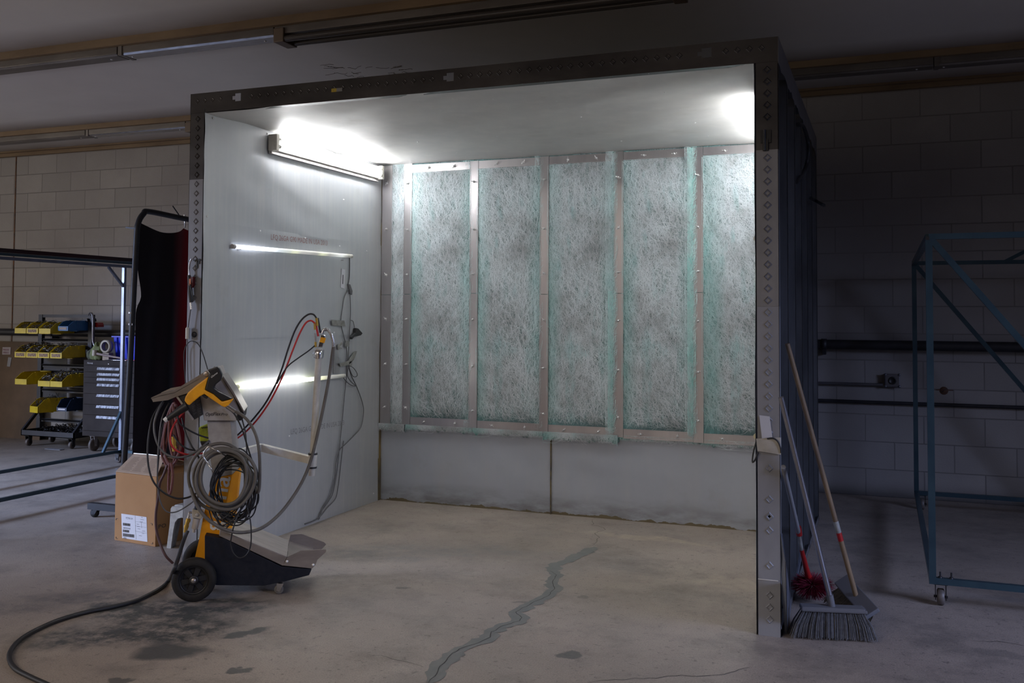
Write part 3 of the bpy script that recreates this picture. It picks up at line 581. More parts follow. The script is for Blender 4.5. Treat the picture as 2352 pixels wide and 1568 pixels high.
# ------------------------------------------------------------------ lamps in the booth
def twin(x, sgn, label):
    t = thing('fluorescent_fixture', label, 'light fixture', (x+sgn*.02, -2.31, 2.31), 0, 'twin tube fixtures in the booth')
    MB().box((x, -2.955, 2.322), (x+sgn*.035, -1.665, 2.408)).build('housing', M['white'], t, bevel=.003)
    for y in (-2.95, -1.67): MB().box((x, y-.014, 2.316), (x+sgn*.062, y+.014, 2.414)).build('end_cap', M['white'], t, bevel=.004)
    for z in (2.345, 2.386):
        tb = MB().cyl((x+sgn*.05, -2.915, z), (x+sgn*.05, -1.70, z), .0135, 14).build('tube_lamp', M['tubeon'], t)
        MB().cyl((x+sgn*.05, -2.937, z), (x+sgn*.05, -2.915, z), .0135, 14).cyl((x+sgn*.05, -1.70, z), (x+sgn*.05, -1.68, z), .0135, 14).build('tube_cap', M['white'], tb)
    MB().box((x-sgn*.0, -2.955, 2.300), (x+sgn*.02, -1.665, 2.322)).build('backing_strip', M['ltgrey'], t)
    return t
twin(XLi+.011, 1, 'bright twin tube fluorescent fixture high on the booth left wall')
twin(XRi-.012, -1, 'twin tube fixture on the booth right wall, hidden behind the front post')
def led(x, ya, yb, z, z2, mat, label, endm, off):
    t = MB().cyl((x, ya, z), (x, yb, z2), .0125, 14).build('tube_light', mat); tag(t, label, 'lamp', 'single tube lights on the booth walls')
    MB().cyl((x, ya-.022, z), (x, ya, z), .0135, 12).build('end_cap', endm, t); MB().cyl((x, yb, z2), (x, yb+.02, z2), .013, 12).build('end_cap', M['white'], t)
    mb = MB()
    for f in (.04, .93): y = ya+(yb-ya)*f; mb.box((x-off, y-.006, z-.015), (x+.004 if off > 0 else x-.004, y+.006, z-.010))
    mb.build('mounting_clip', M['alu'], t); return t
led(XLi+.022, -3.278, -2.029, 1.720, 1.741, M['led_dim'], 'upper tube light on the left wall, lit brightly only at its left end', M['ltgrey'], .02)
led(XLi+.037, -3.31, -2.133, .931, .929, M['led_low'], 'lower tube light on left wall with glaring left half, behind the hose stand', M['tubeend'], .035)
led(XRi-.04, -3.205, -2.03, .795, .80, M['led_low'], 'lower tube light on the right wall, only its end showing past the front post', M['tubeend'], -.035)
led(XRi-.036, -3.20, -2.03, 1.70, 1.71, M['led_dim'], 'upper tube light on the right wall, a bright dot beside the front post', M['ltgrey'], -.03)
# text
def text(s, origin, xdir, zdir, width, mat, parent, name='lettering', height=None, depth=.0006, shear=0, bold=0.):
    cu = bpy.data.curves.new(name, 'FONT'); cu.body = s; cu.extrude = .0; cu.shear = shear; cu.offset = bold; cu.resolution_u = 2
    o = bpy.data.objects.new(name+'_tmp', cu); COL.objects.link(o); dg = bpy.context.evaluated_depsgraph_get(); me = bpy.data.meshes.new_from_object(o.evaluated_get(dg)); bpy.data.objects.remove(o)
    co = np.array([v.co[:] for v in me.vertices]); co[:, 0] -= co[:, 0].min(); sx = width/co[:, 0].max(); sz = (height/co[:, 1].max()) if height else sx
    x, z = Vector(xdir).normalized(), Vector(zdir).normalized(); n = x.cross(z); org = Vector(origin)+n*depth
    mb = MB(); mb.v = [tuple(org+x*c[0]*sx+z*c[1]*sz) for c in co]; mb.f = [tuple(p.vertices) for p in me.polygons]; mb.sm = [False]*len(mb.f); mb.mi = [0]*len(mb.f)
    bpy.data.meshes.remove(me)
    return mb.build(name, mat, parent)
text('LFQ 26GA G90 MADE IN USA 2013', (XLi+.0115, -2.925, 1.787), (0, 1, .012), (0, 0, 1), .62, M['textred'], booth, height=.032, depth=.002)
text('LFQ 26GA G90 MADE IN USA 2013', (XLi+.0115, -2.69, .600), (0, 1, -.01), (0, 0, 1), .62, M['textgrey'], booth, height=.032, depth=.002)
# ------------------------------------------------------------------ left wall cables, tape, plate
XW = XLi+.015
def onwall(pts, x=XW): return [at(u, v, 'X', x) for u, v in pts]
def cable(name, pts, r, mat, label, cat_='cable', group=None, n=6):
    o = MB().tube(pts, r, n=n, sub=5).build(name, mat); tag(o, label, cat_, group); return o
GW = 'cords taped to the booth left wall'
cable('power_cord', onwall([(803, 590), (803, 615), (802, 640), (799, 655)]), .0035, M['cable_grey'], 'grey cord dropping from the right end of the upper tube light', group=GW)
sw = MB().prism(onwall([(797, 652), (801, 653), (806, 668), (805, 677), (801, 675)], XW-.004), (.014, 0, 0)); tag(sw.build('inline_switch', M['cable_grey'], bevel=.002), 'small grey inline switch hanging below the upper tube light', 'switch')
cable('power_cord', onwall([(800, 665), (791, 682), (786, 710), (783, 740), (789, 770), (796, 800), (797, 850), (791, 910), (785, 975), (778, 1040), (773, 1085), (765, 1130), (755, 1150), (735, 1178), (731, 1194)], XW+.003), .0035, M['cable_grey'], 'grey cord running from wall switch down behind tape to the floor', group=GW)
cable('power_cord', onwall([(804, 677), (805, 710), (804, 740), (802, 780), (800, 830), (806, 860), (818, 885), (831, 920), (835, 945), (829, 980), (813, 1000), (793, 1020), (780, 1033), (772, 1060), (768, 1100), (757, 1140), (742, 1165), (733, 1192)], XW+.006), .0035, M['cable_grey'], 'grey cord bowing out to the right before reaching the floor', group=GW)
cable('power_cord', onwall([(787, 864), (794, 874), (806, 884), (817, 886), (806, 876), (798, 862), (800, 845)], XW+.01), .003, M['cable_grey'], 'short cord looping up from the right end of the lower tube light', group=GW)
cable('power_cord', onwall([(800, 838), (812, 845), (820, 857), (819, 864), (811, 864), (804, 850), (801, 838)], XW+.012), .0028, M['cable_grey'], 'small cord loop below the crossed duct tape', group=GW)
cable('power_cord', onwall([(789, 1012), (786, 1035), (781, 1080), (776, 1120), (770, 1145), (752, 1165), (730, 1190), (700, 1203)], XW+.012), .004, M['cable_grey'], 'thin cord from a nail on the lower wall trailing along the wall foot', group=GW)
cable('power_cord', onwall([(804, 735), (811, 738), (814, 752)], XW+.01), .003, M['cable_grey'], 'short stub cord to the black plug on the wall', group=GW)
pb = MB().prism(onwall([(812, 753), (817, 754), (827, 765), (823, 770), (808, 773), (803, 779), (801, 774), (811, 764)], XW), (.022, 0, 0)); tag(pb.build('plug', M['black'], bevel=.003), 'black forked plug hanging among the wall cords', 'plug')
wp = MB().prism(onwall([(784, 617), (792, 619), (790, 663), (782, 660)], XLi+.010), (.004, 0, 0)).build('wall_plate', M['label']); tag(wp, 'narrow white plate with a black slot on the booth left wall', 'plate')
MB().prism(onwall([(787.2, 631), (788.6, 631), (787.8, 652), (786.3, 652)], XLi+.0145), (.001, 0, 0)).build('slot', M['textdark'], wp)
for pts, lab in (([(762, 734), (790, 736), (793, 749), (763, 747)], 'grey duct tape patch holding cords, uppermost on the wall'), ([(775, 793), (785, 785), (786, 790), (779, 796), (786, 800), (776, 803)], 'torn duct tape scrap left of the cords'),
                 ([(794, 782), (802, 784), (801, 796), (792, 795)], 'small duct tape square across the cords'), ([(779, 835), (800, 828), (815, 806), (820, 806), (812, 826), (800, 838), (782, 842)], 'crumpled crossed duct tape bundle over the cords'), ([(802, 830), (808, 829), (807, 842), (801, 842)], 'small duct tape tab under the crossed bundle')):
    tag(MB().prism(onwall(pts, XW+.010), (.003, 0, 0)).build('duct_tape', M['ducttape']), lab, 'tape', 'duct tape pieces on the booth wall')
fin = MB().prism(onwall([(769, 789), (775, 793), (778, 830), (779, 856), (765, 858)], XLi+.011), (.006, 0, 0)); tag(fin.build('metal_bracket', M['alu']), 'tall grey sheet metal fin on the wall behind the grey hose', 'bracket')
# ------------------------------------------------------------------ right post extras
def yp(u, v, y=YF-.006): return at(u, v, 'Y', y)
t1 = MB().prism([yp(1744, 953), (yp(1768, 956)), yp(1774, 1004), yp(1750, 1006)], (0, -.002, 0)); tag(t1.build('paper_strip', M['tapewhite']), 'pale rectangular strip stuck upright on right front post', 'tape')
t2 = MB().prism([yp(1737, 1007), yp(1792, 1004), yp(1794, 1044), yp(1740, 1035)], (0, -.003, 0)); t2.box((XR-.001, YF-.008, .768), (XR+.0015, YF+.03, .83))
tag(t2.build('masking_tape', M['tape']), 'beige masking tape wrapped round the right front post', 'tape')
cable('power_cord', [yp(1762, 1007, YF-.012), yp(1775, 1006, YF-.015), yp(1786, 1013, YF-.014), yp(1792, 1026, YF-.012), yp(1794, 1040, YF-.01)], .0035, M['cable_black'], 'black cord crossing the masking tape on the right post')
cable('power_cord', [at(1737, 1014, 'Y', YF+.05), at(1731, 1035, 'Y', YF+.03), at(1728, 1060, 'Y', YF+.02), at(1734, 1056, 'Y', YF-.006), at(1742, 1038, 'Y', YF-.012)], .0035, M['cable_black'], 'black cord loop hanging at the inner edge of right post')
# left post extras
def lpp(u, v, y=YF-.02): return at(u, v, 'Y', y)
cable('air_nozzle', [lpp(434, 632), lpp(434, 620), lpp(436, 604), lpp(440, 594)], .005, M['chrome'], 'bent silver air nozzle at the top of the black blow gun on left post', 'nozzle')
bgn = thing('blow_gun', 'black air blow gun hanging on the left front post', 'air gun', lpp(436, 695))
MB().tube([lpp(434, 632), lpp(436, 650), lpp(437, 670), lpp(439, 694)], [.009, .012, .013, .010], n=10).build('body', M['black'], bgn)
MB().tube([lpp(436, 650, YF-.03), lpp(441, 670, YF-.045), lpp(445, 692, YF-.04)], [.004, .004, .003], n=6).build('lever', M['black'], bgn)
MB().cyl(lpp(438, 695), lpp(440, 710), .006, 10).build('fitting', M['chrome'], bgn)
rb = MB().prism([lpp(438, 636, YF-.004), lpp(449, 636, YF-.004), lpp(448, 655, YF-.004), lpp(445, 661, YF-.004), lpp(438, 656, YF-.004)], (0, -.02, 0)); tag(rb.build('red_holder', base('dark red plastic', (.10, .006, .008), .4), bevel=.002), 'dark red plastic holder on left post beside the blow gun', 'holder')
MB_ = MB().prism([lpp(435, 640, YF-.032), lpp(438.5, 640, YF-.032), lpp(438.5, 655, YF-.032), lpp(435, 655, YF-.032)], (0, -.003, 0)).build('orange_label', base('orange label', (.55, .2, .1), .6), bgn)
cable('air_line', [lpp(438, 710), lpp(435, 730), lpp(432, 753)], .003, M['cable_grey'], 'thin grey air line joining blow gun and white filter on left post')
tag(MB().cyl(lpp(431, 753), lpp(430.5, 778), .011, 14).cyl(lpp(431, 751), lpp(431, 753), .007).build('inline_filter', M['white']), 'small white cylindrical inline filter hanging on left post', 'filter')
cable('air_line', [lpp(430, 778), lpp(431, 800), lpp(431, 840), lpp(432, 885), lpp(434, 915)], .0028, M['cable_grey'], 'thin grey line hanging straight down from white inline filter')
cable('air_line', [lpp(427, 890), lpp(424, 850), lpp(423, 810), lpp(430, 790), lpp(441, 783), lpp(455, 790), lpp(466, 812), lpp(477, 848)], .0028, M['cable_black'], 'thin black line arching over the left post towards the spray gun')
tag(MB().lathe(lpp(446, 768, YF-.003), (0, -1, 0), [(0, .016), (.004, .015), (.006, .008), (.006, 0)], 16).build('round_magnet', M['darktube']), 'round dark magnet on left post beside white inline filter', 'magnet')
tag(MB().box(lpp(444, 596, YF-.003), lpp(460, 598.5, YF-.006)).box(lpp(452, 598, YF-.003), lpp(453.5, 616, YF-.005)).box(lpp(456, 594, YF-.003), lpp(458, 606, YF-.005)).build('black_tape_residue', M['black']), 'ragged black tape residue on left post above the blow gun', 'tape')
# maroon hose coil hanging outside the left post
MX, MY = -3.41, YF-.03
mh = MB(); 
def mp_(u, v, k=0.): return at(u, v, 'Y', MY-k)
for k, pts in enumerate([[(400, 925), (385, 955), (375, 1000), (371, 1040), (380, 1065), (392, 1078), (400, 1060), (398, 1010), (402, 960)], [(403, 930), (392, 965), (384, 1010), (379, 1045), (388, 1068), (397, 1070), (403, 1030), (401, 980), (404, 945)],
                         [(398, 935), (380, 985), (377, 1030), (387, 1062), (399, 1066), (410, 1040), (402, 1000), (396, 970)], [(396, 930), (388, 980), (392, 1030), (402, 1052), (414, 1030), (410, 990), (400, 950)]]):
    mh.tube([mp_(u, v, k*.014) for u, v in pts], .0068, n=8, closed=True)
mh.tube([mp_(390, 1062, .05), mp_(388, 1090, .05), mp_(387, 1120, .05), mp_(390, 1134, .05), mp_(394, 1120, .05), mp_(397, 1090, .05), mp_(393, 1062, .05)], .007, n=8)
tag(mh.build('air_hose_coil', M['maroon']), 'faded maroon air hose coiled beside the left front post', 'hose')
tag(MB().tube([mp_(384, 1068, .05), mp_(376, 1090, .06), mp_(367, 1110, .06), mp_(363, 1145, .05), mp_(358, 1180, .05), mp_(359, 1215, .05), mp_(367, 1245, .05), mp_(380, 1275, .05), at(397, 1293, 'Z', .012)], .0068, n=8).build('air_hose', M['maroon_dark']), 'dark maroon hose dropping in front of the box to the floor', 'hose')
tag(MB().cyl(mp_(399, 1002, .055), mp_(401, 1036, .055), .012, 8).cyl(mp_(400, 1008, .055), mp_(400.5, 1014, .055), .015, 6).cyl(mp_(400.5, 1024, .055), mp_(401, 1030, .055), .015, 6).build('brass_coupling', M['brass']), 'brass coupling among the maroon hose loops at left post', 'coupling')
# ------------------------------------------------------------------ cart
cart = thing('powder_cart', 'wheeled powder coating cart with orange mast and black base', 'cart', cw(0, 0, 0), CT)
def wheel(c, side):
    c = Vector(c); ax = -Vector(CL)*side
    t = MB().lathe(c, ax, [(-.022, .062), (-.026, .070), (-.024, .094), (-.014, .1), (.014, .1), (.024, .094), (.027, .075), (.023, .066), (.010, .064), (.010, .05), (-.022, .05)], 40).build('wheel', M['rubber'], cart)
    h = MB(); h.lathe(c, ax, [(.004, .068), (.019, .066), (.019, .060), (.008, .058), (.004, .058)], 36); h.lathe(c, ax, [(.0, .024), (.022, .022), (.024, .016), (.024, 0)], 20)
    u = Vector(CF); w = Vector((0, 0, 1))
    for k in range(6):
        a = math.radians(60*k+10); d = u*math.cos(a)+w*math.sin(a); p = ax.cross(d); h.hexa([c+d*.02-p*.013+ax*.004, c+d*.06-p*.016+ax*.004, c+d*.06+p*.016+ax*.004, c+d*.02+p*.013+ax*.004], [c+d*.02-p*.010+ax*.014, c+d*.06-p*.013+ax*.012, c+d*.06+p*.013+ax*.012, c+d*.02+p*.010+ax*.014])
    h.lathe(c, ax, [(.002, .06), (.003, 0)], 24)
    h.build('hub', M['black'], t); MB().lathe(c, ax, [(.022, .012), (.027, .0115), (.0275, 0)], 16).build('axle_cap', M['steel'], t)
wheel(cw(0, .0, .1), 1); wheel(cw(0, .38, .1), -1)
MB().cyl(cw(0, .02, .1), cw(0, .36, .1), .01, 12).build('axle', M['steel'], cart)
# caster
for w_ in (.045, .325):
    s0, z0 = .385, .022
    ct = MB().lathe(cw(s0, w_, .022), CL, [(-.009, .018), (-.008, .022), (.008, .022), (.009, .018), (.009, .0)], 20).lathe(cw(s0, w_, .022), CL, [(-.009, .018), (-.009, 0)], 20).build('caster_wheel', M['hose_grey'], cart)
    MB().prism([cw(s0-.012, w_-.013, .018), cw(s0+.004, w_-.013, .012), cw(s0+.022, w_-.013, .05), cw(s0-.01, w_-.013, .052)], Vector(CL)*.002).prism([cw(s0-.012, w_+.011, .018), cw(s0+.004, w_+.011, .012), cw(s0+.022, w_+.011, .05), cw(s0-.01, w_+.011, .052)], Vector(CL)*.002).cyl(cw(s0, w_-.014, .022), cw(s0, w_+.014, .022), .004, 8).build('caster_fork', M['chrome'], ct)
W0, W1 = .03, .35
bodyp = [(470, 1230), (503, 1235), (514, 1236), (647, 1301), (716, 1307), (710, 1321), (655, 1335), (606, 1345), (497, 1344), (470, 1335)]
MB().prism([cat(u, v, W0) for u, v in bodyp], Vector(CL)*(W1-W0)).build('base', M['navyblack'], cart, bevel=.004)
# sloped tray
TA, TB = cat(505, 1217, .028), cat(659, 1279, .028)
tl, tr = cat(503, 1230, .026), cat(650, 1299, .026)
WT = Vector(CL)*.33
MB().hexa([tl, tr, TB, TA], [p+WT for p in (tl, tr, TB, TA)]).build('tray_body', M['steel'], cart, bevel=.002)
MB().hexa([TA+Vector((0, 0, .0)), TB, TB+WT, TA+WT], [TA+Vector((0, 0, .0025)), TB+Vector((0, 0, .0025)), TB+WT+Vector((0, 0, .0025)), TA+WT+Vector((0, 0, .0025))]).build('tray_top', M['traytop'], cart)
lipn = [(650, 1298), (717, 1305), (724, 1298), (729, 1285), (749, 1267), (749, 1261), (691, 1264), (660, 1279)]
ln_ = MB().prism([cat(u, v, .024) for u, v in lipn], Vector(CL)*.003).build('side_lip', M['steel'], cart)
for u, v in ((659, 1289), (719, 1297)): MB().lathe(cat(u, v, .023), -Vector(CL), [(0, .007), (.004, .006), (.005, 0)], 10).build('bolt', M['screw'], ln_)
MB().prism([cat(u, v, .354) for u, v in ((667, 1227), (693, 1226), (745, 1245), (749, 1250), (738, 1262), (718, 1276), (662, 1252))], Vector(CL)*.003).build('side_lip', M['steel'], cart)
fl0, fl1 = cat(660, 1279, .03), cat(719, 1296, .03); MB().hexa([fl0, fl1, fl1+WT, fl0+WT], [p+Vector((0, 0, .003)) for p in (fl0, fl1, fl1+WT, fl0+WT)]).build('chute', M['steel'], cart)
# mast
def mastsec(l, f, r, w0=.10, w1=.28, ch=.035):
    L_, F_, R_ = cat(*l, w0), cat(*f, w0), cat(*r, w0+ch); d = Vector(CL)
    k = (R_-F_).dot(Vector(CF))
    return [L_, F_, R_, F_+Vector(CF)*k+d*(w1-w0-ch), F_+d*(w1-w0), L_+d*(w1-w0)]
def loft(secs):
    mb = MB()
    for a, b in zip(secs, secs[1:]): mb.hexa(a, b)
    return mb
loft([mastsec((447, 1283), (489, 1297), (512, 1290)), mastsec((457, 1240), (503, 1235), (527, 1233)), mastsec((467, 1184), (513, 1191), (540, 1183)), mastsec((488, 1099), (533, 1090), (551, 1073))]).build('mast_cover', M['orange'], cart)
loft([mastsec((488, 1098), (533, 1089), (551, 1072), .102, .278), mastsec((480, 1020), (533, 1016), (542, 1014), .102, .278), mastsec((476, 967), (529, 967), (537, 966), .102, .278)]).build('mast', M['ltgrey'], cart)
a0 = cat(504, 1222, .0975); a1 = cat(529.5, 1095, .0975); up = (a1-a0)
MB().box((0, 0, 0), (0, 0, 0)) if False else None
text('gema', a0, up, -Vector(CF)+up.normalized()*Vector(CF).dot(up.normalized()), up.length, M['textwhite'], cart, 'lettering', height=.052, bold=.012, depth=.0)
# arm and suction tube
arm = MB().bar(cat(541, 1042, .30), cat(601, 1026, .42), .03, .034).bar(cat(599, 1027, .42), cat(722, 1058, .22), .03, .036).build('support_arm', M['white'], cart)
st = MB().cyl(cat(719, 1045, .2), cat(733, 800, .2), .0165, 18).build('suction_tube', M['white'], cart)
MB().cyl(cat(717, 1073, .2), cat(719, 1042, .2), .022, 18).build('clamp_sleeve', M['white'], cart)
for v in (1042, 1073): MB().cyl(cat(718.5 if v < 1060 else 717, v-2, .2), cat(718.5 if v < 1060 else 717, v+2, .2), .0235, 18).build('sleeve_ring', M['black'], cart)
MB().cyl(cat(716, 1092, .2), cat(717, 1075, .2), .0165, 14).build('tube_foot', M['white'], cart)
MB().lathe(cat(732, 823, .2), (0, 0, 1), [(0, .019), (.02, .021), (.04, .021), (.045, .014)], 20).build('tube_socket', M['chrome'], cart)
MB().tube([cat(722, 803, .2), cat(719, 818, .2), cat(726, 822, .2)], .0018, n=5).tube([cat(744, 803, .2), cat(742, 820, .2), cat(739, 822, .2)], .0018, n=5).build('wire_clip', M['chrome'], cart)
# pump injector on top of the tube
MB().hexa([cat(*p, .185) for p in ((729, 797), (741, 798), (748, 770), (736, 768))], [cat(*p, .215) for p in ((729, 797), (741, 798), (748, 770), (736, 768))]).build('injector', M['chrome'], cart, bevel=.004)
MB().hexa([cat(*p, .178) for p in ((734, 785), (745, 788), (749, 776), (737, 774))], [cat(*p, .186) for p in ((734, 785), (745, 788), (749, 776), (737, 774))]).build('injector_label', M['gunyellow'], cart)
mb = MB().cyl(cat(731, 772, .2), cat(725, 741, .2), .0055, 10).build('hose_fitting', M['red'], cart)
MB().cyl(cat(736, 764, .2), cat(730, 730, .2), .0055, 10).build('hose_fitting', M['black'], cart); MB().cyl(cat(724, 757, .2), cat(723, 740, .2), .0065, 8).cyl(cat(729, 748, .195), cat(727, 730, .195), .0065, 8).cyl(cat(725, 797, .2), cat(725, 785, .2), .006, 8).build('hose_fitting', M['brass'], cart)
MB().cyl(cat(725, 785, .2), cat(723, 765, .2), .0045, 8).build('hose_fitting', M['ltgrey'], cart)
# control head
headp = [(458.6, 908), (468.6, 966), (553, 966), (556, 950), (537.5, 912), (510, 866), (503, 843), (476, 850), (452, 870)]
MB().prism([cat(u, v, .075) for u, v in headp], Vector(CL)*.22).build('control_head', M['ltgrey'], cart, bevel=.004)
hp = MB().prism([cat(u, v, .06) for u, v in ((510, 866), (538, 911), (559, 946), (561, 944), (536, 898), (512, 862))], Vector(CL)*.25).build('display_panel', M['steel'], cart, bevel=.001)
MB().prism([cat(u, v, .072) for u, v in ((537, 912), (540, 908), (560, 946), (558, 962), (552, 966), (542, 964), (545, 950), (552, 947))], Vector(CL)*.226).build('front_bezel', M['black'], cart, bevel=.003)
cb_ = MB().prism([cat(u, v, .06) for u, v in ((410, 909), (432, 903), (458, 908), (465, 953), (444, 965), (424, 940))], Vector(CL)*.2).build('connector_box', base('dark label plate', (.02, .02, .022), .5), cart, bevel=.002)
MB().prism([cat(u, v, .055) for u, v in ((404, 911), (408, 909), (446, 963), (442, 965))], Vector(CL)*.008).build('edge_plate', M['ltgrey'], cart)
rl = random.Random(9); mb = MB()
for k in range(22):
    u0 = 438+(k % 2)*12+(k*.25); v0 = 915+k*1.9; mb.bar(cat(u0, v0, .0585), cat(u0+rl.uniform(5, 10), v0-rl.uniform(1.5, 3), .0585), .0006, .0008)
mb.build('fine_print', base('grey print', (.22, .22, .22), .6), cb_)
text('OptiFlex', cat(472, 955, .0735), Vector(CF)+Vector((0, 0, .02)), (0, 0, 1), .07, M['textdark'], cart, 'lettering', height=.0165, shear=.2, depth=0, bold=.01)
text('Pro', cat(508, 954.5, .0735), Vector(CF)+Vector((0, 0, .02)), (0, 0, 1), .030, M['textdark'], cart, 'lettering', height=.0135, shear=.2, depth=0)
# shelf above the head
shn = [(479, 848), (450, 866), (398, 897), (370.6, 902), (347, 913), (351.5, 923), (386, 918.5), (407, 910), (430, 903), (470, 880), (482, 862)]
shf = Vector(CL)*.30; sb_ = MB().prism([cat(u, v, .05) for u, v in shn], Vector(CL)*.003); sb_.prism([cat(u, v, .05)+shf for u, v in shn], Vector(CL)*.003)
for (a, b) in (((347, 914), (372, 907)), ((372, 907), (400, 901)), ((400, 901), (481, 856))):
    A, B = cat(*a, .05), cat(*b, .05); sb_.hexa([A, B, B+shf, A+shf], [p+Vector((0, 0, -.004)) for p in (A, B, B+shf, A+shf)])
sb_.build('top_shelf', M['steel'], cart)
MB().lathe(cat(475, 858, .045), -Vector(CL), [(0, .014), (.012, .014), (.015, .011), (.015, 0)], 18).build('knob', M['steel'], cart)
# hose hook on the mast front
MB().tube([cat(522, 1048, .09), cat(507, 1040, -.08), cat(484, 1027, -.09), cat(476, 1028, -.09), cat(467, 1046, -.09), cat(478, 1065, -.09), cat(489, 1082, -.085), cat(492, 1086, .09)], .004, n=8, sub=4).build('hose_hook', M['chrome'], cart)
MB().lathe(cat(496, 1084, .1), -Vector(CL), [(0, .009), (.012, .008), (.014, 0)], 8).build('hook_knob', M['chrome'], cart)
# air regulator
rg = MB().prism([cat(u, v, .06) for u, v in ((441, 1170), (467, 1173), (465, 1187), (461, 1192), (441, 1188))], Vector(CL)*.04).build('air_regulator', M['cream'], cart, bevel=.003)
MB().lathe(cat(453, 1172, .08), (.1, .05, 1), [(0, .016), (.015, .015), (.035, .012), (.04, 0)], 16).build('regulator_knob', M['navyblack'], rg)
MB().cyl(cat(452, 1190, .08), cat(447, 1214, .08), .017, 16, .015).cyl(cat(446.5, 1214, .08), cat(444.5, 1222, .08), .007, 10).build('filter_bowl', M['bowl'], rg)
MB().lathe(cat(453, 1182, .058), -Vector(CL), [(0, .008), (.002, .008), (.003, .003), (.003, 0)], 14).build('gauge', M['ltgrey'], rg)
MB().cyl(cat(446, 1177, .07), cat(435, 1176, .07), .005, 8).cyl(cat(435, 1176, .07), cat(432, 1190, .07), .005, 8).cyl(cat(434, 1184, .07), cat(431, 1195, .07), .0065, 8).build('elbow_fitting', M['chrome'], rg)
# ------------------------------------------------------------------ things on and by the cart
gun = thing('spray_gun', 'yellow and black powder spray gun lying against the cart head', 'spray gun', cat(470, 930, -.01))
def g(poly, w0, w1, name, mat, bev=.006):
    return MB().prism([cat(340+x/6.533, 820+y/6.533, w0) for x, y in poly], Vector(CL)*(w1-w0)).build(name, mat, gun, bevel=bev)
g([(905, 292), (880, 380), (850, 490), (985, 560), (1110, 668), (1275, 625), (1270, 650), (1210, 720), (1155, 755), (1105, 735), (975, 645), (880, 580), (845, 552), (775, 590), (655, 688), (620, 725), (590, 708), (545, 655), (560, 595), (600, 530), (720, 425), (850, 330)], -.028, .020, 'gun_body', M['gunyellow'])
g([(1040, 142), (1072, 170), (1115, 262), (1110, 310), (1075, 360), (1015, 410), (988, 460), (1055, 515), (1170, 570), (1262, 622), (1115, 664), (988, 556), (857, 486), (884, 380), (908, 290), (925, 245), (905, 215), (890, 192)], -.026, .018, 'gun_handle', M['black'])
g([(800, 575), (830, 555), (865, 575), (900, 600), (880, 628), (840, 610)], -.02, .012, 'trigger', M['black'], .003)
MB().tube([cat(430, 932, -.005), cat(415, 941, -.005), cat(384, 962, -.005)], [.021, .019, .011], n=18, sub=3).build('barrel', M['black'], gun)
MB().cyl(cat(385, 960, -.005), cat(378, 966, -.005), .0115, 16).build('nozzle', M['textwhite'], gun)
MB().cyl(cat(519, 931, -.005), cat(540, 945, -.005), .009, 14).build('hose_connector', M['chrome'], gun)
text('Gema', cat(340+945/6.533, 820+318/6.533, -.0275), cat(340+1035/6.533, 820+250/6.533, -.0275)-cat(340+945/6.533, 820+318/6.533, -.0275), (0, 0, 1), .037, M['textwhite'], gun, 'lettering', height=.0105, depth=0, bold=.01)
GH = 'grey powder hoses on the cart'
tag(MB().tube([cat(539, 944, -.005), cat(556, 953, -.01), cat(574, 972, -.02), cat(588, 1000, -.03), cat(595, 1035, -.03), cat(597, 1080, -.02), cat(596, 1118, -.01), cat(592, 1131, .0), cat(588, 1118, .02), cat(585, 1098, .03)], .0072, n=10).build('powder_hose', M['hose_grey']), 'grey hose curving from the spray gun down the right side of coil', 'hose', GH)
coil = thing('hose_coil', 'grey powder hose coiled over the hook on the orange mast', 'hose', cat(515, 1175, -.03))
loops = [(505, 1097, 72, 77, -.005), (512, 1098, 66, 68, -.025), (516, 1100, 58, 62, -.04), (519, 1098, 68, 70, -.052), (514, 1095, 54, 62, -.062)]
for k, (cx, cy, rx, ry, w) in enumerate(loops):
    MB().tube([cat(cx+rx*math.cos(a)+2*math.sin(3*a+k), cy+ry*math.sin(a)+2*math.cos(2*a+k), w+.008*math.sin(a+k)) for a in np.linspace(0, 2*math.pi, 16, endpoint=False)], .0078, n=10, closed=True, sub=4).build('hose_loop', M['hose_grey'], coil)
big = MB().tube([cat(438, 1120, -.01), cat(450, 1155, -.03), cat(470, 1185, -.04), cat(500, 1208, -.04), cat(535, 1221, -.03), cat(570, 1221, .0), cat(605, 1210, .04), cat(640, 1182, .09), cat(670, 1145, .13), cat(697, 1100, .15), cat(716, 1050, .16), cat(732, 985, .17), cat(746, 920, .17), cat(757, 860, .18), cat(763, 815, .19), cat(766, 795, .19)], .0083, n=10, sub=5)
tag(big.build('powder_hose', M['hose_grey']), 'long grey hose swinging from the coil up to the suction tube top', 'hose', GH)
sp_ = MB(); path = [cat(766, 797, .19), cat(765, 782, .19), cat(760, 766, .19), cat(752, 756, .195), cat(744, 757, .2), cat(740, 766, .2)]
sp_.tube(path, .0075, n=10, sub=6); pts_ = []
pp = [Vector(p) for p in path]
tot = 150
for i in range(tot):
    t = i/tot*4.0; j = int(t); f = t-j; p = pp[j].lerp(pp[min(j+1, 5)], f); d = (pp[min(j+1, 5)]-pp[j]).normalized(); u = Vector(CL); w = d.cross(u); a = i*.9
    pts_.append(p+(u*math.cos(a)+w*math.sin(a))*.0095)
sp_.tube(pts_, .0014, n=4, sub=2); tag(sp_.build('spring_guard', M['chrome']), 'steel spring guard arching over the top of long grey hose', 'spring')
GC = 'thin hoses and cables around the cart'
def cc(name, pts, r, mat, label, w=0., cat_='hose'): return cable(name, [cat(p[0], p[1], p[2] if len(p) > 2 else w) for p in pts], r, mat, label, cat_, GC)
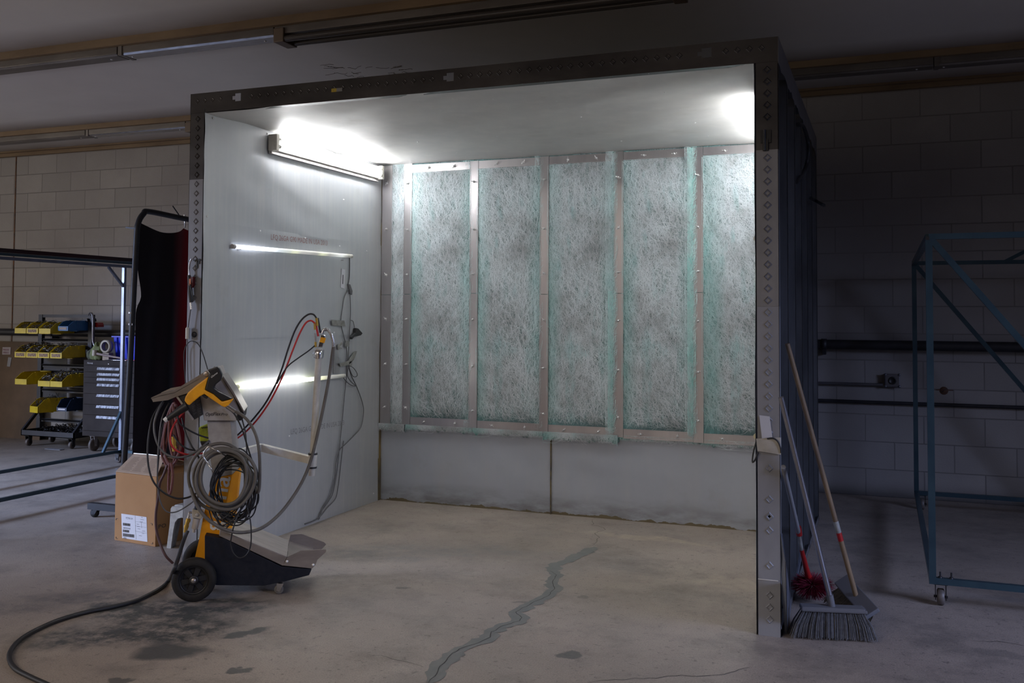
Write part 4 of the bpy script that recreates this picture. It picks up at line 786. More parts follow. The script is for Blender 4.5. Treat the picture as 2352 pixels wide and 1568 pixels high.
cc('air_hose', [(520, 1010, .3), (541, 1002, .28), (560, 985, .26), (585, 958, .24), (610, 925, .22), (632, 885, .2), (648, 845, .2), (662, 800, .2), (677, 760, .2), (692, 735, .2), (708, 722, .2), (720, 722, .2), (728, 732, .2)], .0045, M['cable_black'], 'black air hose arching up to the injector above the suction tube')
cc('air_hose', [(522, 1018, .29), (545, 1006, .27), (566, 990, .25), (592, 962, .23), (618, 925, .21), (638, 888, .19), (654, 852, .19), (672, 805, .19), (688, 766, .19), (702, 742, .19), (714, 736, .19), (723, 742, .19)], .0045, M['red'], 'red air hose running beside the black one to the injector')
cc('air_hose', [(725, 792, .2), (708, 806, .19), (685, 822, .185), (664, 838, .18), (650, 856, .185), (636, 882, .185)], .0035, M['cable_black'], 'thin black hose branching off low to the injector side')
cc('air_hose', [(398, 950, .1), (418, 942, .08), (423, 930, .1)], .005, M['red'], 'short red hose stub under the connector box')
cc('air_hose', [(424, 945, .1), (408, 962, .08), (395, 985, .05), (391, 1008, .04), (396, 1025, .04), (410, 1037, .05), (435, 1044, .07), (470, 1040, .12)], .0045, M['red'], 'red hose arc left of the mast below the gun barrel')
cc('cable', [(375, 922, .12), (362, 945, .08), (354, 975, .06), (357, 1005, .04), (368, 1030, .03), (388, 1046, .02), (412, 1050, .02), (438, 1044, .03), (462, 1028, .05), (480, 1012, .1)], .0055, M['cable_grey'], 'thick grey cable sagging from shelf to the mast, upper loop')
cc('cable', [(372, 924, .14), (352, 955, .1), (343, 990, .07), (339, 1030, .05), (341, 1070, .04), (352, 1105, .03), (375, 1130, .03), (405, 1144, .03), (432, 1142, .04), (455, 1130, .06)], .0045, M['cable_black'], 'black cable hanging in the lowest wide loop left of the cart')
cc('cable', [(388, 925, .12), (372, 960, .06), (365, 1010, .03), (362, 1060, .03), (362, 1110, .03), (368, 1150, .03), (382, 1174, .03), (405, 1175, .03), (432, 1160, .04), (458, 1140, .06)], .0035, M['cable_grey'], 'thin grey cable hanging lowest of all across the white stool')
cc('cable', [(405, 942, .1), (412, 970, .07), (430, 985, .07), (455, 998, .09), (480, 1006, .11)], .0045, M['cable_black'], 'black cable crossing the lime green device')
cc('cable', [(418, 960, .12), (425, 990, .08), (438, 1020, .06), (450, 1038, .06), (462, 1060, .08)], .0045, M['cable_black'], 'black cable slanting down behind the upper loops')
cc('cable', [(398, 998, .1), (412, 1018, .08), (430, 1030, .08), (447, 1034, .1)], .004, M['cable_black'], 'short black cable curl beside the red arc')
cc('cable', [(378, 966, -.005), (372, 985, .02), (368, 1010, .03), (365, 1050, .04), (362, 1085, .04)], .003, M['cable_black'], 'thin black lead hanging from the gun nozzle tip')
cc('cable', [(520, 936, .05), (538, 950, .04), (556, 985, .03), (567, 1020, .03), (578, 1055, .03), (588, 1080, .03), (590, 1102, .02)], .0038, M['cable_black'], 'black cable from gun grip down to the tangle, left strand')
cc('cable', [(556, 962, .1), (563, 990, .08), (566, 1020, .06), (568, 1050, .05), (572, 1085, .04)], .0038, M['cable_black'], 'black cable hanging from head corner into the tangle')
cc('cable', [(562, 1150, -.02), (548, 1180, -.03), (538, 1205, -.04), (532, 1230, -.03), (530, 1250, -.02), (536, 1270, -.02), (550, 1281, -.02), (566, 1274, -.02), (575, 1255, -.02), (577, 1230, -.03), (575, 1195, -.03), (566, 1160, -.02), (560, 1135, -.02)], .0032, M['cable_black'], 'lone black cable loop dangling against the black base')
tg = MB(); rt = random.Random(12)
for k in range(13):      # the hank of thin black cable hung on the same hook
    cx, cy, rx, ry = 541+rt.uniform(-8, 10), 1116+rt.uniform(-8, 20), rt.uniform(42, 56), rt.uniform(58, 80); ph = rt.uniform(0, 6); w = rt.uniform(.0, .06)
    tg.tube([cat(cx+(rx+5*math.sin(3*a+ph))*math.cos(a), cy+(ry+5*math.cos(2*a+ph))*math.sin(a), w+.01*math.sin(2*a+ph)) for a in np.linspace(0, 2*math.pi, 14, endpoint=False)], .0034, n=6, closed=True, sub=4)
for k in range(7):
    x = 552+rt.uniform(0, 28); tg.tube([cat(x+rt.uniform(-6, 2), 1050+rt.uniform(-5, 20), .02), cat(x+rt.uniform(4, 12), 1100, .0), cat(x+rt.uniform(-6, 8), 1150, -.01), cat(x-rt.uniform(5, 30), 1180+rt.uniform(-5, 20), -.01), cat(x-rt.uniform(35, 60), 1190+rt.uniform(-10, 25), .0), cat(x-75, 1165, .02)], .0032, n=6, sub=4)
tag(tg.build('cable_hank', M['cable_black']), 'tangled hank of thin black cable behind the grey hose coil', 'cable')
dv = thing('lime_device', 'lime green handheld device hung behind the cart mast', 'device', cat(468, 1025, .30))
MB().prism([cat(u, v, .29) for u, v in ((456, 982), (478, 973), (492, 978), (492, 1014), (459, 1014))], Vector(CL)*.05).build('case', M['lime'], dv, bevel=.005)
MB().prism([cat(u, v, .285) for u, v in ((459, 1013), (492, 1013), (490, 1026), (464, 1027))], Vector(CL)*.055).build('battery', M['black'], dv, bevel=.004)
mb = MB()
for k in range(4): mb.bar(cat(463+k*4, 981-k*.6, .286), cat(465+k*4, 984-k*.6, .286), .002, .004)
mb.build('vent', M['black'], dv)
# floor hose
fh = [cat(431, 1218, .07), cat(425, 1232, .06), cat(418, 1252, .03), cat(408, 1285, -.02), cat(399, 1310, -.05)]
fh += [at(u, v, 'Z', .010) for u, v in ((388, 1332), (372, 1348), (345, 1364), (310, 1380), (260, 1393), (200, 1405), (140, 1422), (90, 1443), (48, 1467), (25, 1493), (22, 1515), (36, 1536), (65, 1552), (105, 1570), (160, 1592), (240, 1610))]
tag(MB().tube(fh, .0095, n=10, sub=5).build('air_hose', M['cable_black']), 'thick black air hose curving over the concrete floor to the cart', 'hose')
tag(MB().cyl(cat(433, 1190, .07), cat(427, 1212, .07), .0095, 8).cyl(cat(433, 1192, .07), cat(431.5, 1198, .07), .012, 6).cyl(cat(429, 1205, .07), cat(427.5, 1211, .07), .012, 6).cyl(cat(427.5, 1212, .07), cat(425.5, 1222, .07), .009, 10).build('brass_coupling', M['brass']), 'brass quick coupling hanging beside the cream air regulator', 'coupling')
# ------------------------------------------------------------------ box, stool
B0, B1 = Vector((-4.066, -3.249, 0)), Vector((-3.725, -3.29, 0)); bd = Vector((.05, .40, 0)); bh = Vector((0, 0, .40))
bxo = thing('cardboard_box', 'tall brown cardboard box with a white shipping label', 'box', (B0+B1)/2+bd/2)
MB().hexa([B0, B1, B1+bd, B0+bd], [p+bh for p in (B0, B1, B1+bd, B0+bd)]).build('carton', M['cardboard'], bxo, bevel=.003)
fx = (B1-B0).normalized(); R0, R1 = at(307, 1042, 'Y', -3.04), at(379, 1049, 'Y', -3.07)
A0, A1 = B0+bh+Vector((0, 0, .002)), B1+bh+Vector((0, 0, .002)); up3 = Vector((0, .002, .003))
top = MB().hexa([A0, A1, R1, R0], [p+up3 for p in (A0, A1, R1, R0)]).hexa([R0, R1, B1+bd+bh, B0+bd+bh], [p+up3 for p in (R0, R1, B1+bd+bh, B0+bd+bh)]).build('top_flap', M['cardtop'], bxo)
MB().tube([R0+up3, (R0+R1)/2+up3*1.5, R1+up3], .0035, n=6, sub=3).build('packing_tape', base('shiny clear tape', (.5, .5, .5), .12, .3), top)
mb = MB(); rl = random.Random(3)
for k in range(11):
    for s in range(3):
        f0, f1 = .08+.27*s+rl.uniform(0, .03), .08+.27*s+rl.uniform(.19, .25); t0 = .10+.068*k; t1 = t0+.026
        P_ = lambda f, t: (A0.lerp(A1, f)).lerp(R0.lerp(R1, f), t)+up3*1.2
        mb.hexa([P_(f0, t0), P_(f1, t0), P_(f1, t1), P_(f0, t1)], [p+Vector((0, 0, .0006)) for p in (P_(f0, t0), P_(f1, t0), P_(f1, t1), P_(f0, t1))])
mb.build('printed_lines', base('brown print', (.24, .17, .12), .8), top)
bn = Vector((fx.y, -fx.x, 0))
def bf(u, v, k=.001):
    d = AX.T @ np.array([(u-1176)/FPX, (v-784-SY)/FPX, 1.]); o = CAM-np.array(B0); n = np.array(bn); return Vector(CAM-(o@n)/(d@n)*d)+bn*k
lb = MB().prism([bf(279, 1179), bf(337, 1187), bf(339, 1244), bf(281, 1235)], bn*.0006).build('shipping_label', M['label'], bxo)
text('PCT90111M', bf(290, 1191, .002), fx, (0, 0, 1), .056, M['textdark'], lb, height=.011, depth=0)
text('0407029499', bf(284, 1213.5, .002), fx, (0, 0, 1), .060, M['textdark'], lb, height=.010, depth=0)
text('490', bf(284, 1237, .002), fx, (0, 0, 1), .026, M['textdark'], lb, height=.012, depth=0)
mb = MB(); rl = random.Random(5)
for (u0, u1, v0, h) in ((283, 300, 1200, 6), (283, 297, 1215.5, 5.5), (283, 309, 1224, 7)):
    u = u0
    while u < u1:
        w = rl.uniform(.35, .9); mb.prism([bf(u, v0+(u-u0)*.12, .002), bf(u+w, v0+(u-u0)*.12, .002), bf(u+w, v0+h+(u-u0)*.12, .002), bf(u, v0+h+(u-u0)*.12, .002)], bn*.0003); u += w+rl.uniform(.25, .6)
for a, b in (((311, 1183), (313, 1238)), ((311, 1197), (336, 1201)), ((311, 1207), (337, 1211)), ((311, 1219), (337, 1224)), ((325, 1199), (326, 1212))): mb.bar(bf(*a, .002), bf(*b, .002), .0005, .0008)
for k in range(9): u = 313+rl.uniform(0, 14); v = 1187+k*5.3; mb.bar(bf(u, v, .002), bf(u+rl.uniform(3, 8), v+.8, .002), .0005, .0016)
mb.build('barcode', M['textdark'], lb)
mb = MB()
for u, v, sx, sy in ((267, 1190, 1, 1), (350, 1202, -1, 1), (267, 1236, 1, -1), (351, 1249, -1, -1)): mb.bar(bf(u, v), bf(u+4*sx, v+.5*sx, .001), .001, .002).bar(bf(u, v), bf(u, v+4*sy), .002, .002)
mb.build('corner_marks', M['textdark'], bxo)
sdn = bd.normalized(); sn = Vector((sdn.y, -sdn.x, 0))
text('PO', B1+sdn*.02+Vector((0, 0, .10))+sn*.001, sdn, (0, 0, 1), .055, M['textdark'], bxo, height=.022)
mb = MB(); c_ = B1+sdn*.20+sn*.001; mb.hexa([c_+Vector((0, 0, .27)), c_+sdn*.10+Vector((0, 0, .28)), c_+sdn*.11+Vector((0, 0, .305)), c_+sdn*.01+Vector((0, 0, .30))], [p+sn*.0006 for p in (c_+Vector((0, 0, .27)), c_+sdn*.10+Vector((0, 0, .28)), c_+sdn*.11+Vector((0, 0, .305)), c_+sdn*.01+Vector((0, 0, .30)))])
mb.build('printed_mark', M['textdark'], bxo)
stl = thing('step_stool', 'small off-white plastic stool behind left post beside the box', 'stool', (-3.50, -3.12, 0))
SX0, SX1, SY0, SY1, SZ = -3.635, -3.36, -3.285, -3.02, .245
MB().hexa([(SX0+.01, SY0+.01, SZ-.02), (SX1-.01, SY0+.01, SZ-.02), (SX1-.01, SY1-.01, SZ-.02), (SX0+.01, SY1-.01, SZ-.02)], [(SX0+.022, SY0+.022, SZ), (SX1-.022, SY0+.022, SZ), (SX1-.022, SY1-.022, SZ), (SX0+.022, SY1-.022, SZ)]).build('seat', M['stool'], stl, bevel=.006)
def arch(y):
    a = [(SX0-.012, 0), (SX0+.006, .13), (SX0+.012, SZ-.02), (SX0+.022, SZ-.006)]; b = [(SX0+.018, 0), (SX0+.034, .11), (SX0+.044, .15), (SX0+.062, .172), (SX0+.085, .18)]
    mr_ = lambda p: (SX0+SX1-p[0], p[1])
    return [Vector((x, y, z)) for x, z in a+[mr_(p) for p in a[::-1]]+[mr_(p) for p in b]+b[::-1]]
MB().prism(arch(SY0), (0, .012, 0)).build('front_panel', M['stool'], stl); MB().prism(arch(SY1-.012), (0, .012, 0)).build('back_panel', M['stool'], stl)
for x, sx in ((SX0, 1), (SX1, -1)):
    q_ = [Vector((x-sx*.010, SY0+.012, .0)), Vector((x-sx*.010, SY0+.06, .0)), Vector((x+sx*.005, SY0+.09, .16)), Vector((x+sx*.005, SY1-.09, .16)), Vector((x-sx*.010, SY1-.06, 0)), Vector((x-sx*.010, SY1-.012, 0)), Vector((x+sx*.02, SY1-.012, SZ-.01)), Vector((x+sx*.02, SY0+.012, SZ-.01))]
    MB().prism(q_, (sx*.010, 0, 0)).build('end_panel', M['stool'], stl)
# ------------------------------------------------------------------ welding curtain
cs = thing('welding_screen', 'dark tube screen frame with a hanging black and red curtain', 'screen', (-4.42, -2.0, 0))
MB().tube([(-4.445, -2.80, .06), (-4.40, -2.80, .9), (-4.365, -2.80, 1.78), (-4.36, -2.79, 1.93), (-4.362, -2.74, 2.0), (-4.37, -2.68, 2.02), (-4.40, -2.3, 2.01), (-4.46, -1.6, 2.0)], .019, n=12, sub=5).build('frame_tube', M['darktube'], cs)
MB().cyl((-4.46, -1.6, 2.0), (-4.50, -1.55, .06), .019, 12).build('frame_tube', M['darktube'], cs)
for y in (-2.80, -1.56): MB().box((-4.71, y-.02, .05), (-4.13, y+.02, .092)).build('foot', M['darktube'], cs)
for x, y in ((-4.665, -2.80), (-4.18, -2.80), (-4.665, -1.56), (-4.18, -1.56)):
    mb = MB().lathe((x, y-.012, .027), (0, 1, 0), [(0, .0), (0, .027), (.024, .027), (.024, 0)], 18); c = mb.build('caster_wheel', M['rubber'], cs)
    MB().prism([(x-.018, y-.017, .02), (x+.012, y-.017, .018), (x+.035, y-.017, .05), (x-.0, y-.017, .05)], (0, .003, 0)).prism([(x-.018, y+.014, .02), (x+.012, y+.014, .018), (x+.035, y+.014, .05), (x-.0, y+.014, .05)], (0, .003, 0)).cyl((x, y-.018, .027), (x, y+.018, .027), .005, 8).build('caster_fork', M['darktube'], c)
MB().bar((-4.45, -2.80, 1.905), (-4.36, -2.80, 1.895), .01, .01).build('hanger_rod', M['darktube'], cs); MB().bar((-4.40, -2.80, 1.27), (-4.37, -2.80, 1.27), .03, .012).cyl((-4.39, -2.80, 1.34), (-4.388, -2.80, 1.35), .022, 12).build('hose_clamp', M['alu'], cs)
def curtmat():
    m = base('red and black curtain', (.01, .008, .01), .6, spec=.2)
    f = noise_fac(m, 3, 3, .35, .65, stretch=(1, 1.5, .3)); setcol(m, mix(m, f, (.010, .005, .007), (.020, .006, .009)))
    tc = N(m, 'ShaderNodeTexCoord'); sp = N(m, 'ShaderNodeSeparateXYZ'); L(m, tc.outputs['Object'], sp.inputs[0])
    mr = N(m, 'ShaderNodeMapRange'); mr.inputs['From Min'].default_value = -.42; mr.inputs['From Max'].default_value = -.20; L(m, sp.outputs['Y'], mr.inputs['Value'])
    setcol(m, mix(m, mr.outputs[0], mix(m, f, (.008, .006, .008), (.014, .008, .010)), (.26, .008, .014))); return m
mb = MB(); nu, nv = 70, 60; vs = []
for j in range(nv+1):
    v = j/nv
    for i in range(nu+1):
        u = i/nu; hug = .045*(math.exp(-((v-.30)/.085)**2) if v < .30 else math.exp(-((v-.30)/.035)**2))*max(0, 1-3*u); y = -2.785+1.16*u+hug
        fan = (math.sin(u*24+v*2.5*(1-u))*(.010+.018*v)+math.sin(u*9+2-v*3)*.015*v)*min(1, u*5)
        # folds gather towards the hook near the booth post
        gth = math.exp(-((u-.43)/.25)**2)*(1-v)**1.5; y = y+(-2.785+1.16*.43-y)*gth*.35
        top_z = 1.945-.05*math.sin(math.pi*min(1, u/.43))*1.0 if u < .43 else 1.945-.03*math.sin(math.pi*(u-.43)/.57)
        vs.append((-4.375-.085*u*1.0+fan-.0, y, top_z*(1-v)+.30*v))
mb.add(vs, [(j*(nu+1)+i, j*(nu+1)+i+1, (j+1)*(nu+1)+i+1, (j+1)*(nu+1)+i) for j in range(nv) for i in range(nu)], True)
cu_ = mb.build('curtain', curtmat(), cs)
MB().tube([(-4.41, -2.29, 2.04), (-4.41, -2.285, 1.99), (-4.405, -2.29, 1.95)], .005, n=6).build('curtain_hook', M['chrome'], cs); MB().bar((-4.42, -2.40, 2.09), (-4.41, -2.31, 2.0), .006, .006).build('hook_pin', M['darktube'], cs)
# ------------------------------------------------------------------ rolling racks
def sq(name, a, b, w, mat, par): return MB().bar(a, b, w, w).build(name, mat, par)
def caster(par, x, y, r, z1, mat, dirx=0):
    ax = (1, 0, 0) if dirx else (0, 1, 0)
    A = Vector(ax); t = MB().lathe(Vector((x, y, r))-A*.016, ax, [(0, 0), (0, r*.8), (.004, r), (.028, r), (.032, r*.8), (.032, 0)], 20).build('caster_wheel', worn('brown grey wheel', (.12, .10, .09), (.07, .06, .055), .5, 0, 20), par)
    mb = MB(); c = Vector((x, y, r)); B = Vector((0, 1, 0)) if dirx else Vector((1, 0, 0))
    for s in (-1, 1):
        o = A*s*.021; mb.hexa([c+o-B*.014+Vector((0, 0, -.014)), c+o+B*.014+Vector((0, 0, -.014)), c+o+B*.024+Vector((0, 0, z1-r)), c+o-B*.024+Vector((0, 0, z1-r))], [p+A*s*.003 for p in (c+o-B*.014+Vector((0, 0, -.014)), c+o+B*.014+Vector((0, 0, -.014)), c+o+B*.024+Vector((0, 0, z1-r)), c+o-B*.024+Vector((0, 0, z1-r)))])
    mb.cyl(c-A*.03, c+A*.03, .006, 8).box((x-.03, y-.03, z1-.006), (x+.03, y+.03, z1)); mb.build('caster_fork', mat, t)
RR = thing('rolling_rack', 'blue grey square tube rolling rack standing right of the booth', 'rack', (1.15, -1.63, 0))
x0, y0, y1, zb, zt, tw = .392, -2.80, -.42, .118, 1.722, .03; x1 = 1.95
for x in (x0, x1):
    for y in (y0, y1): sq('post', (x, y, zb-.015), (x, y, zt-.002), tw, M['cartpaint'], RR)
for y in (y0, y1):
    sq('top_rail', (x0, y, zt), (x1, y, zt), tw*.9, M['cartpaint'], RR); sq('bottom_rail', (x0, y, zb), (x1, y, zb), tw*.95, M['cartpaint'], RR)
    sq('diagonal_brace', (x0+.01, y, zt-.012), (x0+(1.24), y, zb+.02), tw*.95, M['cartpaint'], RR)
for x in (x0, x1): sq('top_rail', (x, y0, zt), (x, y1, zt), tw*.9, M['cartpaint'], RR); sq('bottom_rail', (x, y0, zb), (x, y1, zb), tw*.95, M['cartpaint'], RR)
sq('corner_brace', (.96, y1, zt), (1.16, y1, zt+.11), tw*.8, M['cartpaint'], RR); sq('cross_rail', (.395, -1.9, zt), (.395, -1.9, zt), .001, M['cartpaint'], RR) if False else None
MB().box((x0-.014, y0-.0155, zt-.016), (x0+.002, y0-.0148, zt)).build('open_tube_end', M['black'], RR)
for x, y in ((x0+.035, y0), (x0+.035, y1), (x1-.03, y0), (x1-.03, y1)): caster(RR, x, y+.03, .038, zb-.014, M['darktube'], 1)
for x in (.425, .472): MB().cyl((x, y0, zb+.012), (x, y0, zb+.042), .004, 8).lathe((x, y0, zb+.014), (0, 0, 1), [(0, .009), (.007, .009), (.007, 0)], 6).build('bolt', M['darktube'], RR)
RL = thing('rolling_rack', 'long pale blue steel tube rack left of the curtain screen', 'rack', (-5.75, -2.4, 0))
x0, x1, y0, y1, zb, zt = -6.235, -5.28, -4.0, -.93, .10, 1.768
for x in (x0, x1):
    for y in (y0, y1): sq('post', (x, y, zb-.012), (x, y, zt), .027, M['cartsteel'], RL)
    sq('bottom_rail', (x, y0, zb), (x, y1, zb), .025, M['cartpaint'], RL)
sq('top_rail', (x0, y0, zt), (x0, y1-.0+.3, zt), .025, M['cartsteel'], RL); sq('top_rail', (x0+.0, y0, zt+.032), (x0, y1+.3, zt+.032), .024, M['cartpaint'], RL)
sq('top_rail', (x1, y0, zt-.012), (x1, y1, zt-.012), .028, M['darktube'], RL)
for y in (y0, y1): sq('end_rail', (x0, y, zb), (x1, y, zb), .025, M['cartpaint'], RL)
sq('corner_brace', (x0, y1-.19, zt-.015), (x0, y1, zt-.19), .02, M['cartsteel'], RL)
sq('diagonal_brace', (x0, y1, zb+.36), (x0, y1-.21, zb+.01), .022, M['cartpaint'], RL)
for x, y in ((x0, y1+.0), (x1, y1), (x0, y0+.1), (x1, y0+.1)): caster(RL, x, y-.02, .036, zb-.012, M['darktube'], 0)
# ------------------------------------------------------------------ bin rack, bins
BR = thing('bin_rack', 'dark steel bin rack on casters against the block wall', 'rack', (-7.6, -.3, 0))
for x in (-7.955, -7.285): MB().box((x-.025, -.275, .13), (x+.025, -.235, 1.325)).build('upright', M['rackdark'], BR)
MB().box((-7.955, -.27, 1.295), (-7.285, -.24, 1.325)).build('top_bar', M['rackdark'], BR)
for z in (1.06, .99, .80, .735, .60, .545, .43, .36, .24, 1.15): 
    mb = MB().box((-7.955, -.262, z-.018), (-7.285, -.25, z+.018)).hexa([(-7.93, -.27, z+.004), (-7.31, -.27, z+.004), (-7.31, -.262, z-.004), (-7.93, -.262, z-.004)], [(-7.93, -.285, z+.016), (-7.31, -.285, z+.016), (-7.31, -.262, z+.008), (-7.93, -.262, z+.008)]); mb.build('louver_rail', M['rackdark'], BR)
MB().box((-7.93, -.255, .40), (-7.6, -.25, 1.0)).build('back_panel', M['rackdark'], BR)
tray = MB().box((-7.945, -.49, .105), (-7.245, -.48, .16)).box((-7.945, -.49, .105), (-7.935, -.12, .16)).box((-7.255, -.49, .105), (-7.245, -.12, .16)).box((-7.945, -.13, .105), (-7.245, -.12, .16)).box((-7.945, -.49, .105), (-7.245, -.12, .112)); tray.build('base_tray', M['rackdark'], BR)
for x in (-7.945, -7.27): MB().bar((x, -.26, .36), (x, -.47, .15), .022, .03).build('brace', M['rackdark'], BR)
for x, y in ((-7.88, -.45), (-7.31, -.45), (-7.88, -.16), (-7.31, -.16)): caster(BR, x, y, .035, .105, M['darktube'], 1)
def mkbin(x, z, yb, w, ln, h, mat, label, group, rot=0., fronth=.45):
    t = thing('storage_bin', label, 'bin', (x, yb, z), rot, group)
    mb = MB(); X0, X1 = x-w/2, x+w/2; yf = yb-ln; tck = .004; fh_ = h*fronth; ym = yf+ln*.34
    R_ = Matrix.Translation((x, yb, z)) @ Matrix.Rotation(rot, 4, 'Z') @ Matrix.Translation((-x, -yb, -z))
    def q(*p): return R_ @ Vector(p)
    side = lambda X: [q(X, yb, z), q(X, yf+.012, z), q(X, yf, z+fh_), q(X, ym-.03, z+h*.92), q(X, ym+.01, z+h), q(X, yb, z+h)]
    for X in (X0, X1-tck): mb.prism(side(X), (R_.to_3x3() @ Vector((tck, 0, 0))))
    def bx(a, b): 
        c = [(a[0], a[1], a[2]), (b[0], a[1], a[2]), (b[0], b[1], a[2]), (a[0], b[1], a[2])]; mb.hexa([q(*p) for p in c], [q(p[0], p[1], b[2]) for p in c])
    bx((X0, yf+.010, z), (X1, yb, z+tck)); bx((X0, yb-tck, z), (X1, yb, z+h)); bx((X0, yf, z+.0), (X1, yf+.006, z+fh_)); bx((X0-.004, ym, z+h-.006), (X0+.004, yb, z+h)); bx((X1-.004, ym, z+h-.006), (X1+.004, yb, z+h))
    bx((X1, yb-ln*.30, z+h*.72), (X1+.006, yb-ln*.22, z+h)); bx((X1, ym+.01, z+h*.70), (X1+.006, ym+.03, z+h)); bx((X0+.02, yb-ln*.5, z-.008), (X1-.02, yb-ln*.42, z))
    b = mb.build('shell', mat, t)
    return t, q, (X0, X1, yf, ym, yb, z, h, fh_)
def card(q, d, par, mat=None):
    X0, X1, yf, ym, yb, z, h, fh_ = d; c = [(X0+.02, yf-.001, z+.012), (X1-.02, yf-.001, z+.012), (X1-.02, yf-.001, z+fh_-.01), (X0+.02, yf-.001, z+fh_-.01)]
    MB().prism([q(*p) for p in c], q(0, -.0008, 0)-q(0, 0, 0)).build('label_card', mat or worn('grubby label', (.40, .28, .18), (.12, .07, .04), .8, 0, 90), par)
def fill(q, d, n, label, mat, seed, over=0., r=.0022, curly=False):
    X0, X1, yf, ym, yb, z, h, fh_ = d; rr = random.Random(seed); mb = MB()
    for k in range(n):
        x = rr.uniform(X0+.014, X1-.014); y = rr.uniform(yf+.02, yb-.03); zz = z+.012+rr.random()*(fh_*.8+over+(y-yf)*.22)
        a, b = rr.uniform(0, 6.28), rr.uniform(-.6, .6); l = rr.uniform(.006, .017) if not curly else rr.uniform(.012, .026); d_ = Vector((math.cos(a)*math.cos(b), math.sin(a)*math.cos(b), math.sin(b)))*l
        p = Vector((x, y, zz))
        if curly: mb.tube([q(*(p+Vector((math.cos(t+a)*l*1.0, math.sin(t+a)*l*.4, math.sin(t*1.3+b)*l*1.0)))) for t in (0, 1.2, 2.4, 3.6, 4.8)], r*.8, n=4, sub=2)
        else: mb.cyl(q(*(p-d_)), q(*(p+d_)), r, 5)
    o = mb.build('bin_contents', mat); tag(o, label, 'hardware', None, 'stuff'); return o
HK = M['bits']
rowA = [(-7.885, 'dirty yellow bin, leftmost on the top shelf row', 'loose screws heaped in the leftmost top row bin'), (-7.725, 'yellow bin with a brown label, second on the top row', 'loose screws heaped in the second top row bin'), (-7.56, 'yellow bin with plain front, third on the top row', 'wire clips heaped in the third top row bin')]
k = 0
for x, lab, cl in rowA:
    t, q, d = mkbin(x, 1.135, -.28, .15, .30, .115, M['yellow'], lab, 'yellow bins on the rack'); k += 1
    if k == 2: card(q, d, t)
    fill(q, d, 300, cl, HK, k, .02, .0025)
t, q, d = mkbin(-7.385, 1.165, -.25, .13, .27, .10, M['blue'], 'blue bin at the right end of the top row', 'yellow bins on the rack'); t['group'] = 'odd coloured bins on the rack'; card(q, d, t, base('torn pale label', (.35, .28, .24), .8))
rowB = [(-7.878, 'yellow bin overflowing with hooks, leftmost on the second row', 'big heap of hooks overflowing the leftmost second row bin', .05), (-7.722, 'yellow bin second from left on the second row', 'hooks heaped in the second bin of the second row', .03), (-7.568, 'yellow bin third from left on the second row', 'hooks heaped in the third bin of the second row', .03), (-7.405, 'yellow bin at the right end of second row, long side showing', 'thin wires in the right end bin of the second row', .03)]
for x, lab, cl, ov in rowB:
    t, q, d = mkbin(x, .895, -.28, .15, .30, .12, M['yellow'], lab, 'yellow bins on the rack'); k += 1; card(q, d, t); fill(q, d, 420, cl, HK, k, ov, .0026)
for x, lab, cl, ov in ((-7.862, 'nearly empty yellow bin alone at left of the third row', 'few wires in the nearly empty third row bin', -.04), (-7.555, 'grimy yellow bin full of clips, middle of third row', 'clips heaped in the grimy middle bin of third row', .04), (-7.395, 'yellow bin beside the tool chest on the third row', 'dark hooks heaped in the bin beside the tool chest', .05)):
    t, q, d = mkbin(x, .625-(.01 if x > -7.6 else 0), -.28, .155, .30, .12, M['yellow'], lab, 'yellow bins on the rack'); k += 1; fill(q, d, 50 if ov < 0 else 400, cl, M['bits'], k, ov, .0026)
t, q, d = mkbin(-7.66, .345, -.24, .15, .30, .14, M['yellow'], 'tilted yellow bin with a tangle of black wire on the fourth row', 'yellow bins on the rack', rot=-.25); fill(q, d, 130, 'tangled black wire bursting from the fourth row bin', M['cable_black'], 30, .05, .002, True)
t, q, d = mkbin(-7.40, .37, -.26, .13, .24, .12, M['navy'], 'dark navy bin with a pale label on the fourth row', 'odd coloured bins on the rack', fronth=.3); card(q, d, t, M['label'])
rr = random.Random(8); mb = MB()
for j in range(110):
    x = rr.uniform(-7.85, -7.32); y = rr.uniform(-.45, -.2); z = .12+rr.random()*.09*(1-abs(x+7.55)/.5); a = rr.uniform(0, 3.1); l = .03; d = Vector((math.cos(a), math.sin(a), rr.uniform(-.5, .5)))*l
    p = Vector((x, y, z+.006)); mb.tube([p-d, p-d*.4+Vector((0, 0, .012)), p+d*.4-Vector((0, 0, .004)), p+d, p+d*.8+Vector((0, 0, .018))], .0036, n=5, sub=2)
tag(mb.build('hook_pile', M['hooks']), 'pile of shiny black hooks on the bin rack base tray', 'hooks', None, 'stuff')
tag(MB().tube([(-7.262, -.30, 1.32), (-7.235, -.31, 1.345), (-7.20, -.32, 1.31), (-7.185, -.33, 1.2), (-7.175, -.335, 1.06), (-7.15, -.34, 1.0), (-7.12, -.34, 1.01)], .006, n=8).tube([(-7.255, -.33, 1.32), (-7.222, -.34, 1.345), (-7.18, -.35, 1.31), (-7.165, -.36, 1.2), (-7.155, -.365, 1.07), (-7.13, -.37, 1.02)], .006, n=8).build('bent_rods', M['silver']), 'pair of bent silver rods hooked over the bin rack right upright', 'rods')
tag(MB().prism([at(213, 740, 'Y', -.22), at(223, 741, 'Y', -.22), at(225, 746, 'Y', -.22), at(225, 751, 'Y', -.22), at(213, 751, 'Y', -.22)], (0, .08, 0)).build('red_bin', M['redplastic'], bevel=.003), 'small red plastic bin end right of the bin rack upright', 'bin')
tag(MB().prism([at(180, 736, 'Y', -.3), at(200, 731, 'Y', -.3), at(201, 738, 'Y', -.3), at(184, 741, 'Y', -.3)], (0, .12, 0)).build('dark_block', M['rackdark'], bevel=.003), 'dark grey slab lying above the blue bin on the rack', 'block')
